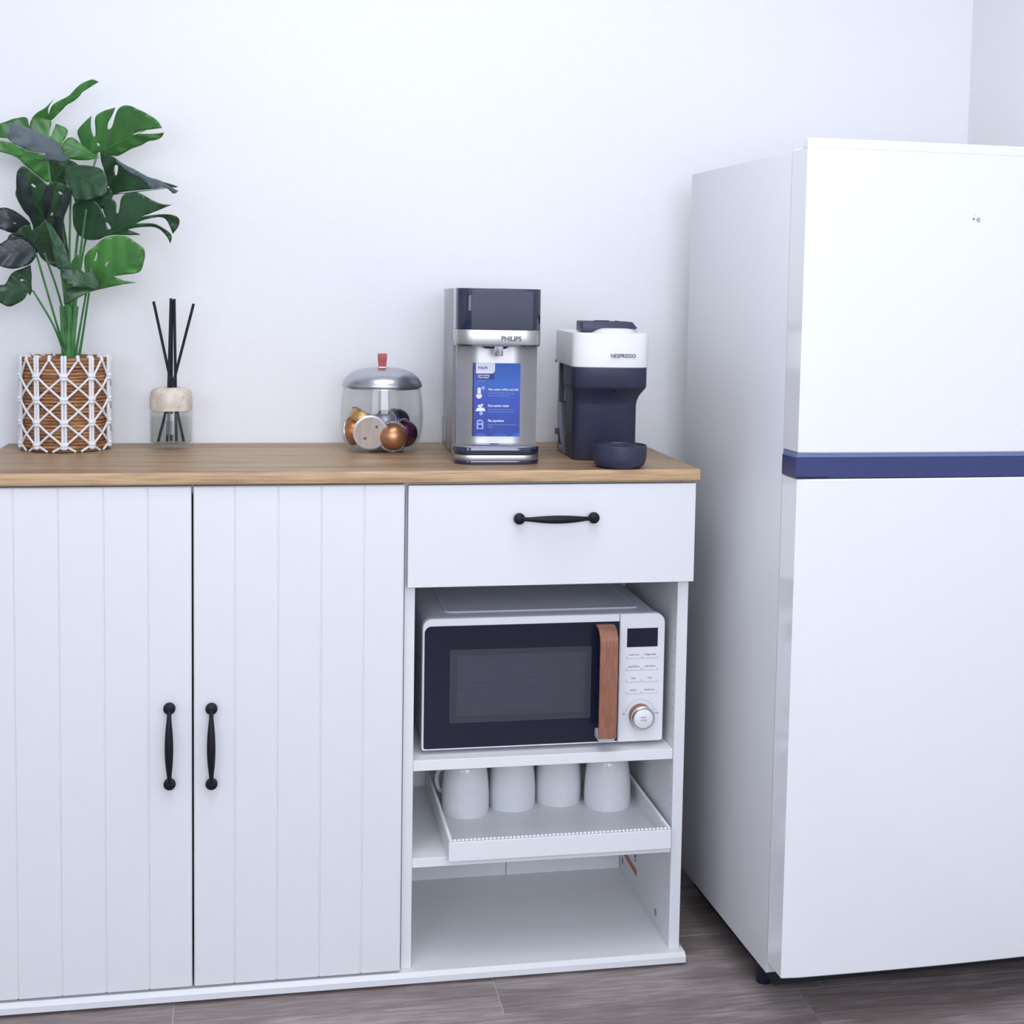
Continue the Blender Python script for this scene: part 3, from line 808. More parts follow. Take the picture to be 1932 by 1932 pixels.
# round cup support in front
DX, DY = .0045, -.1785
b = bm_new()
lathe(b, [(.030, 0), (.038, .0015), (.0435, .006), (.0465, .013), (.0475, .020), (.0475, .0392), (.0468, .0400), (.0455, .0398), (.0450, .0330)], DX, DY, 56, True, True)
cs = add('cup_support', b, 'cm_dark', cm, None, 40)
b = bm_new()
for k in range(-3, 4):
    w = sqrt(max(0, .043 ** 2 - (k * .0115) ** 2)); box(b, DX - w, DX + w, DY + k * .0115 - .0016, DY + k * .0115 + .0016, .0325, .0372)
for s in (-1, 1):
    box(b, DX + s * .012 - .0016, DX + s * .012 + .0016, DY - .041, DY + .041, .0325, .0370)
add('grid', b, 'cm_dark', cs)
b = bm_new(); box(b, DX - .016, DX + .016, DY + .035, -.085, .002, .028, .002, 1); add('support_arm', b, 'cm_dark', cm)

# ------------------------------------------------------------------ glass jar with steel lid and the capsules in it
JX, JY, JZ = .5540, .2830, .9
jar = thing('glass_jar', 'round clear glass jar with domed steel lid and red strap on the worktop', 'jar', (JX, JY, JZ))
b = bm_new()
outer = [(.0001, .0015), (.045, .0012), (.052, 0), (.057, .0010), (.0650, .0080), (.0715, .0190), (.0758, .0350), (.0778, .0560), (.0775, .0750), (.0762, .0950), (.0742, .1100), (.0722, .1200)]
inner = [(.0702, .1200), (.0724, .1080), (.0744, .0940), (.0756, .0740), (.0758, .0560), (.0738, .0360), (.0695, .0215), (.0630, .0115), (.0550, .0058), (.0001, .0050)]
lathe(b, outer + inner, 0, 0, 72); add('bowl', b, 'glass', jar, None, 60)
b = bm_new()
lathe(b, [(.0700, .1180), (.0700, .1205), (.0742, .1210), (.0752, .1225), (.0735, .1300), (.0680, .1385), (.0590, .1465), (.0460, .1525), (.0300, .1560), (.0150, .1572), (.0001, .1574)], 0, 0, 72); lid = add('lid', b, 'lid_steel', jar, None, 50); lid['label'] = 'brushed steel dome lid'
b = bm_new()
LPP = [Vector(p) for p in smooth_pts([(0, -.004, .1560), (0, -.0050, .1660), (0, -.0068, .1760), (0, -.0040, .1812), (0, 0, .1822), (0, .0040, .1812), (0, .0068, .1760), (0, .0050, .1660), (0, .004, .1560)], 4)]
rings_ = []
for i, p in enumerate(LPP):
    t = (LPP[min(i + 1, len(LPP) - 1)] - LPP[max(i - 1, 0)]).normalized(); nrm = Vector((0, -t.z, t.y)) * .0011
    w = .0068 + .0014 * min(1, max(0, (p.z - .160) / .015))
    a, c = p + nrm, p - nrm
    rings_.append([(-w, a.y, a.z), (w, a.y, a.z), (w, c.y, c.z), (-w, c.y, c.z)])
loft(b, rings_); st = add('strap', b, 'strap', lid); st['label'] = 'red leather pull strap'
b = bm_new(); box(b, -.0072, .0072, -.0060, .0060, .1545, .1590, .001, 1); add('strap_clip', b, 'chrome', lid)

def capm(name, c, r=.34): return mat(name, c, r, .85, var=.04, scale=30)
CC = {'copper': capm('capsule_copper', (.62, .30, .14)), 'gold': capm('capsule_gold', (.70, .42, .14)), 'purple': capm('capsule_purple', (.13, .035, .09)),
      'navy': capm('capsule_navy', (.045, .045, .11)), 'silver': capm('capsule_silver', (.50, .47, .52), .5), 'orange': capm('capsule_orange', (.60, .24, .07))}
M['foil'] = mat('foil_lid_beige', (.58, .50, .44), .35, .35, var=.12, scale=30, stretch=(4, .4, .4))
M['foil_rim'] = mat('foil_rim', (.70, .70, .76), .3, .5)
def capsule(kind, lab, pos, axis, r=.0290):
    """axis points from the foil lid towards the dome"""
    k = r / .029
    z = Vector(axis).normalized(); q = z.to_track_quat('Z', 'Y')
    t = thing('coffee_capsule', lab, 'capsule', Vector((JX, JY, JZ)) + Vector(pos), 0, 'coffee capsules in the glass jar')
    t.rotation_mode = 'QUATERNION'; t.rotation_quaternion = q
    b = bm_new(); lathe(b, [(r * .90, .0010), (r * .90, .0025), (r * .895, .006 * k), (r * .84, .014 * k), (r * .70, .0215 * k), (r * .48, .0265 * k), (r * .22, .0288 * k), (.0001, .0293 * k)], 0, 0, 40); add('dome', b, CC[kind], t, None, 50)
    b = bm_new(); lathe(b, [(r * .86, -.0004), (r * .97, -.0006), (r, .0004), (r * .97, .0016), (r * .90, .0014)], 0, 0, 40); add('rim', b, 'foil_rim', t, None, 50)
    b = bm_new(); lathe(b, [(.0001, .0000), (r * .88, -.0001), (r * .88, .0012)], 0, 0, 40)
    fo = add('foil_lid', b, 'foil', t)
    # code ticks around the rim
    b = bm_new()
    for i in range(40):
        if (i * 7) % 5 == 0: continue
        a = 2 * pi * i / 40; c, s = cos(a), sin(a)
        p0, p1, w = r * .915, r * .965, .0007
        vs = [(c * p0 - s * w, s * p0 + c * w), (c * p0 + s * w, s * p0 - c * w), (c * p1 + s * w, s * p1 - c * w), (c * p1 - s * w, s * p1 + c * w)]
        loft(b, [[(x, y, .0014) for x, y in vs], [(x, y, .0020) for x, y in vs]])
    add('code_ring', b, 'dark', t)
    return t, fo
t, fo = capsule('silver', 'capsule showing its pale round foil lid flat to the front of the jar', (-.0245, -.0440, .0385), (-.06, 1, .10), .0325)
b = bm_new()
for x, y in ((-.0115, .0105), (.0095, -.0110)):
    box(b, x - .0024, x + .0024, y - .0024, y + .0024, -.0005, -.0001); 
add('print_mark', b, 'grey_print', t)
capsule('copper', 'copper capsule with its dome facing out at the front of the jar', (.0175, -.0310, .0300), (.22, -1, .05))
capsule('orange', 'orange copper capsule standing on edge at the left side of the jar', (-.0560, -.0010, .0370), (.75, -.55, .12), .0275)
capsule('purple', 'dark purple capsule lying against the right side of the jar', (.0380, -.0010, .0330), (.72, -.62, -.12))
capsule('gold', 'golden capsule tilted on top at the upper left of the pile', (-.0335, .0050, .0640), (-.62, -.30, -.62), .0275)
capsule('navy', 'dark blue capsule behind the golden one at the back left', (-.0370, .0330, .0440), (-.1, -.8, .25))
capsule('silver', 'small silver capsule in the middle of the pile behind the copper dome', (.0060, .0050, .0560), (-.2, -.85, .35), .0225)
capsule('navy', 'dark blue capsule on top at the upper right of the pile', (.0285, .0290, .0520), (.70, -.60, .25), .0265)
capsule('purple', 'dark purple capsule at the back of the jar bottom', (.000, .0430, .0330), (.2, -1, .1))

# ------------------------------------------------------------------ reed diffuser
RX, RY = .1665, .3370
rd = thing('reed_diffuser', 'glass reed diffuser with stone collar and black sticks beside the potted plant', 'diffuser', (RX, RY, .9))
b = bm_new()
lathe(b, [(.0001, .0020), (.030, .0018), (.0375, 0), (.0395, .0018), (.0398, .0100), (.0395, .0680), (.0380, .0715), (.0300, .0718)], 0, 0, 56)
lathe(b, [(.0300, .0700), (.0362, .0690), (.0370, .0660), (.0370, .0145), (.0355, .0115), (.0001, .0110)], 0, 0, 56)
add('bottle', b, 'glass', rd, None, 50)
b = bm_new(); lathe(b, [(.0001, .0118), (.0350, .0120), (.0366, .0150), (.0366, .0565), (.0355, .0572), (.0001, .0572)], 0, 0, 56); add('oil', b, 'liquid', rd, None, 50)
b = bm_new(); lathe(b, [(.0386, .0718), (.0388, .0735), (.0388, .0940), (.0375, .1040), (.0335, .1105), (.0260, .1135), (.0120, .1138), (.0110, .1120), (.0110, .0718)], 0, 0, 56); add('collar', b, 'stone', rd, None, 50)
for (tx, tz, ty), (bx_, by_) in (((-.0310, .2730, .0), (.0225, .0)), ((.0005, .2795, -.004), (-.0075, .0)), ((.0060, .2785, .002), (.0090, .004)), ((.0410, .2700, .0), (-.0235, -.002)), ((.0015, .2760, .006), (-.0010, .010))):
    b = bm_new(); tube(b, [(bx_, by_, .0125), (tx, ty, tz)], .0026, 10); add('reed', b, 'reed', rd)

# ------------------------------------------------------------------ potted monstera
PXX, PYY = -.0215, .3360
pp = thing('potted_monstera', 'artificial monstera plant in a rope basket pot with white macrame net', 'plant', (PXX, PYY, .9))
PR, PH = .0770, .1700
b = bm_new()
prof = [(.0001, .0012), (PR - .010, .0012)]
NC = 27
for i in range(NC):
    for k in range(5):
        a = -pi / 2 + pi * k / 4
        prof.append((PR - .0030 + .0032 * cos(a) + .0006 * sin(i * 2.3) - (.005 if i == 0 else 0), .0032 + PH * (i + .5) / NC - .0032 + .0031 * sin(a)))
top = prof[-1][1]
prof += [(PR - .0035, top + .001), (PR - .0075, top)]
prof += [(PR - .0085, .130), (PR - .0085, .02)]
lathe(b, prof, 0, 0, 72); bs_ = add('basket', b, 'seagrass', pp, None, 70); bs_['label'] = 'brown seagrass rope basket'
b = bm_new(); lathe(b, [(PR - .008, .1440), (.04, .1475), (.0001, .1490)], 0, 0, 40); add('moss', b, 'soil', pp)
# macrame net
RC = PR + .0022
def cyl(a, z, r=RC): return (r * cos(a), r * sin(a), z)
NA = 10; A0 = radians(-90 + 5.5)
ZK = (.1360, .0945, .0530, .0125)
net = None
for i in range(NA):
    a = A0 + 2 * pi * i / NA
    b = bm_new()
    for da in (-.034, .034):
        tube(b, [cyl(a + da, .1665, RC - .009), cyl(a + da, .1715, RC - .006), cyl(a + da, .1725, RC - .0015), cyl(a + da, .1690, RC + .0006)] + [cyl(a + da, z) for z in (.15, .10, .05, .012)], .0026, 8)
    v = add('vertical_cord', b, 'cord', pp)
    for z in ZK:
        b = bm_new()
        tube(b, [cyl(a + t_, z + .0015, RC + .0022) for t_ in (-.085, -.04, 0, .04, .085)], [.0020, .0042, .0046, .0042, .0020], 10)
        tube(b, [cyl(a + t_, z - .0035, RC + .0022) for t_ in (-.075, -.04, 0, .04, .075)], [.0018, .0036, .0040, .0036, .0018], 10)
        add('knot', b, 'cord', v)
b = bm_new()
step = 2 * pi / NA
def arc(a0, z0, a1, z1, off=0):
    n = 8; tube(b, [cyl(a0 + (a1 - a0) * k / n, z0 + (z1 - z0) * k / n, RC + off) for k in range(n + 1)], .0021, 8)
for i in range(NA):
    a = A0 + step * i; c = a + step
    mid = a + step / 2
    tube(b, [cyl(mid, .1665, RC - .009), cyl(mid, .1725, RC - .006), cyl(mid, .1735, RC - .001), cyl(mid, .1640, RC + .001)], .0030, 8)
    arc(mid - .03, .1640, a + .06, ZK[0] + .002); arc(mid + .03, .1640, c - .06, ZK[0] + .002)
    for z0_, z1_ in zip(ZK, ZK[1:]):
        arc(a + .06, z0_ - .002, c - .06, z1_ + .003, .0012); arc(c - .06, z0_ - .002, a + .06, z1_ + .003)
    arc(a + .06, ZK[-1] - .002, mid - .06, .0020, -.001); arc(c - .06, ZK[-1] - .002, mid + .06, .0020, -.001)
nt_ = add('diagonal_cords', b, 'cord', pp)

PO = Vector((PXX, PYY, .9))
def in_poly(x, y, pl):
    c = False; j = len(pl) - 1
    for i in range(len(pl)):
        if (pl[i][1] > y) != (pl[j][1] > y) and x < (pl[j][0] - pl[i][0]) * (y - pl[i][1]) / (pl[j][1] - pl[i][1]) + pl[i][0]: c = not c
        j = i
    return c
def leaf(mk, ol, holes, base, tip, fold):
    """leaf blade: outline in 3-D (mm), triangulated with inner points, folded along the midrib and veined"""
    ol = [Vector(p) / 1000 for p in ol]; base = Vector(base) / 1000; tip = Vector(tip) / 1000
    holes = [[Vector(p) / 1000 for p in h] for h in holes]
    def soften(pl):
        """round the blunt corners of the outline, keep the pointed ones"""
        out = []; n = len(pl)
        for i in range(n):
            a, p, c_ = pl[i - 1], pl[i], pl[(i + 1) % n]
            u, w = (a - p), (c_ - p)
            if u.length < 1e-6 or w.length < 1e-6: continue
            if u.angle(w) > radians(88): out += [p + u * .25, p + w * .25]
            else: out.append(p)
        return out
    ol = soften(soften(ol)); holes = [soften(h) for h in holes]
    def fit():
        import_pts = ol
        n = len(import_pts); c = sum(import_pts, Vector()) / n
        sxx = sxz = szz = sxy = szy = 0
        for p in import_pts:
            x, y, z = p - c; sxx += x * x; sxz += x * z; szz += z * z; sxy += x * y; szy += z * y
        D = sxx * szz - sxz * sxz
        return c, (sxy * szz - szy * sxz) / D, (szy * sxx - sxy * sxz) / D
    c, ga, gb = fit()
    axis = Vector((tip.x - base.x, tip.z - base.z)); L = axis.length; ax = axis / L; nx_ = Vector((-ax.y, ax.x))
    def Y(x, z):
        q = Vector((x - base.x, z - base.z)); s = q.dot(ax); d = q.dot(nx_)
        y = c.y + ga * (x - c.x) + gb * (z - c.z)
        y += fold * .55 * (sqrt(d * d + .00002) - .0045)
        y += .0022 * sin((s - abs(d) * .9) / .0155 * 2 * pi * .5) * min(1, abs(d) / .008)
        y += 1.1 * (s / L - .5) ** 2 * .02
        return min(y, .424)
    pts2 = []; loops = []
    def poly2(pl):
        ids = []; n = len(pl)
        for i in range(n):
            a, d_ = pl[i], pl[(i + 1) % n]
            k = max(1, int((d_ - a).length / .006))
            for s in range(k):
                p = a.lerp(d_, s / k); ids.append(len(pts2)); pts2.append(Vector((p.x, p.z)))
        return ids
    loops.append(poly2(ol))
    for h in holes: loops.append(poly2(h))
    P2 = [(p.x, p.z) for p in ol]; H2 = [[(p.x, p.z) for p in h] for h in holes]
    xs_ = [p[0] for p in P2]; zs_ = [p[1] for p in P2]
    g = .0055; x = min(xs_)
    while x < max(xs_):
        z = min(zs_)
        while z < max(zs_):
            if in_poly(x, z, P2) and not any(in_poly(x, z, h) for h in H2): pts2.append(Vector((x + .0004 * sin(z * 900), z)))
            z += g
        x += g
    s = 0
    while s < L:
        q = Vector((base.x, base.z)) + ax * s
        if in_poly(q.x, q.y, P2): pts2.append(q)
        s += .004
    edges = []
    for ids in loops:
        edges += [(ids[i], ids[(i + 1) % len(ids)]) for i in range(len(ids))]
    vs, es, fs, *_ = delaunay_2d_cdt(pts2, edges, [], 0, 1e-6)
    b = bm_new(); V = [b.verts.new((v.x, Y(v.x, v.y), v.y)) for v in vs]
    for f in fs:
        cx = sum(vs[i].x for i in f) / len(f); cz = sum(vs[i].y for i in f) / len(f)
        if in_poly(cx, cz, P2) and not any(in_poly(cx, cz, h) for h in H2):
            try: b.faces.new([V[i] for i in f])
            except ValueError: pass
    for v in [v for v in b.verts if not v.link_faces]: b.verts.remove(v)
    b.transform(T(-PO))
    o = add('leaf', b, M['leaf%d' % mk], pp, None, 80)
    md = o.modifiers.new('thickness', 'SOLIDIFY'); md.thickness = .0007; md.offset = 0
    # midrib and side veins
    b = bm_new(); line = []
    for k in range(13):
        q = Vector((base.x, base.z)) + ax * (L * (.02 + .9 * k / 12))
        if in_poly(q.x, q.y, P2): line.append(Vector((q.x, Y(q.x, q.y) - .0004, q.y)) - PO)
    if len(line) > 2 and mk < 2:
        tube(b, line, [.0011 * (1 - .6 * k / len(line)) for k in range(len(line))], 6)
        for f_ in (.12, .32, .52, .70):
            for sd in (-1, 1):
                q0 = Vector((base.x, base.z)) + ax * (L * f_); ln = []
                for k in range(10):
                    q = q0 + (nx_ * sd * .85 + ax * .62) * (k * .0045)
                    if not in_poly(q.x, q.y, P2) or any(in_poly(q.x, q.y, h) for h in H2): break
                    ln.append(Vector((q.x, Y(q.x, q.y) - .0002, q.y)) - PO)
                if len(ln) > 3: tube(b, ln[:-1], .0005, 5)
        add('vein', b, 'rib' if mk == 0 else 'rib1', o)
    else: b.free()
    if mk == 2: o['label'] = 'leaf showing its grey underside'
    if mk == 3: o['label'] = 'very dark leaf'
    return o
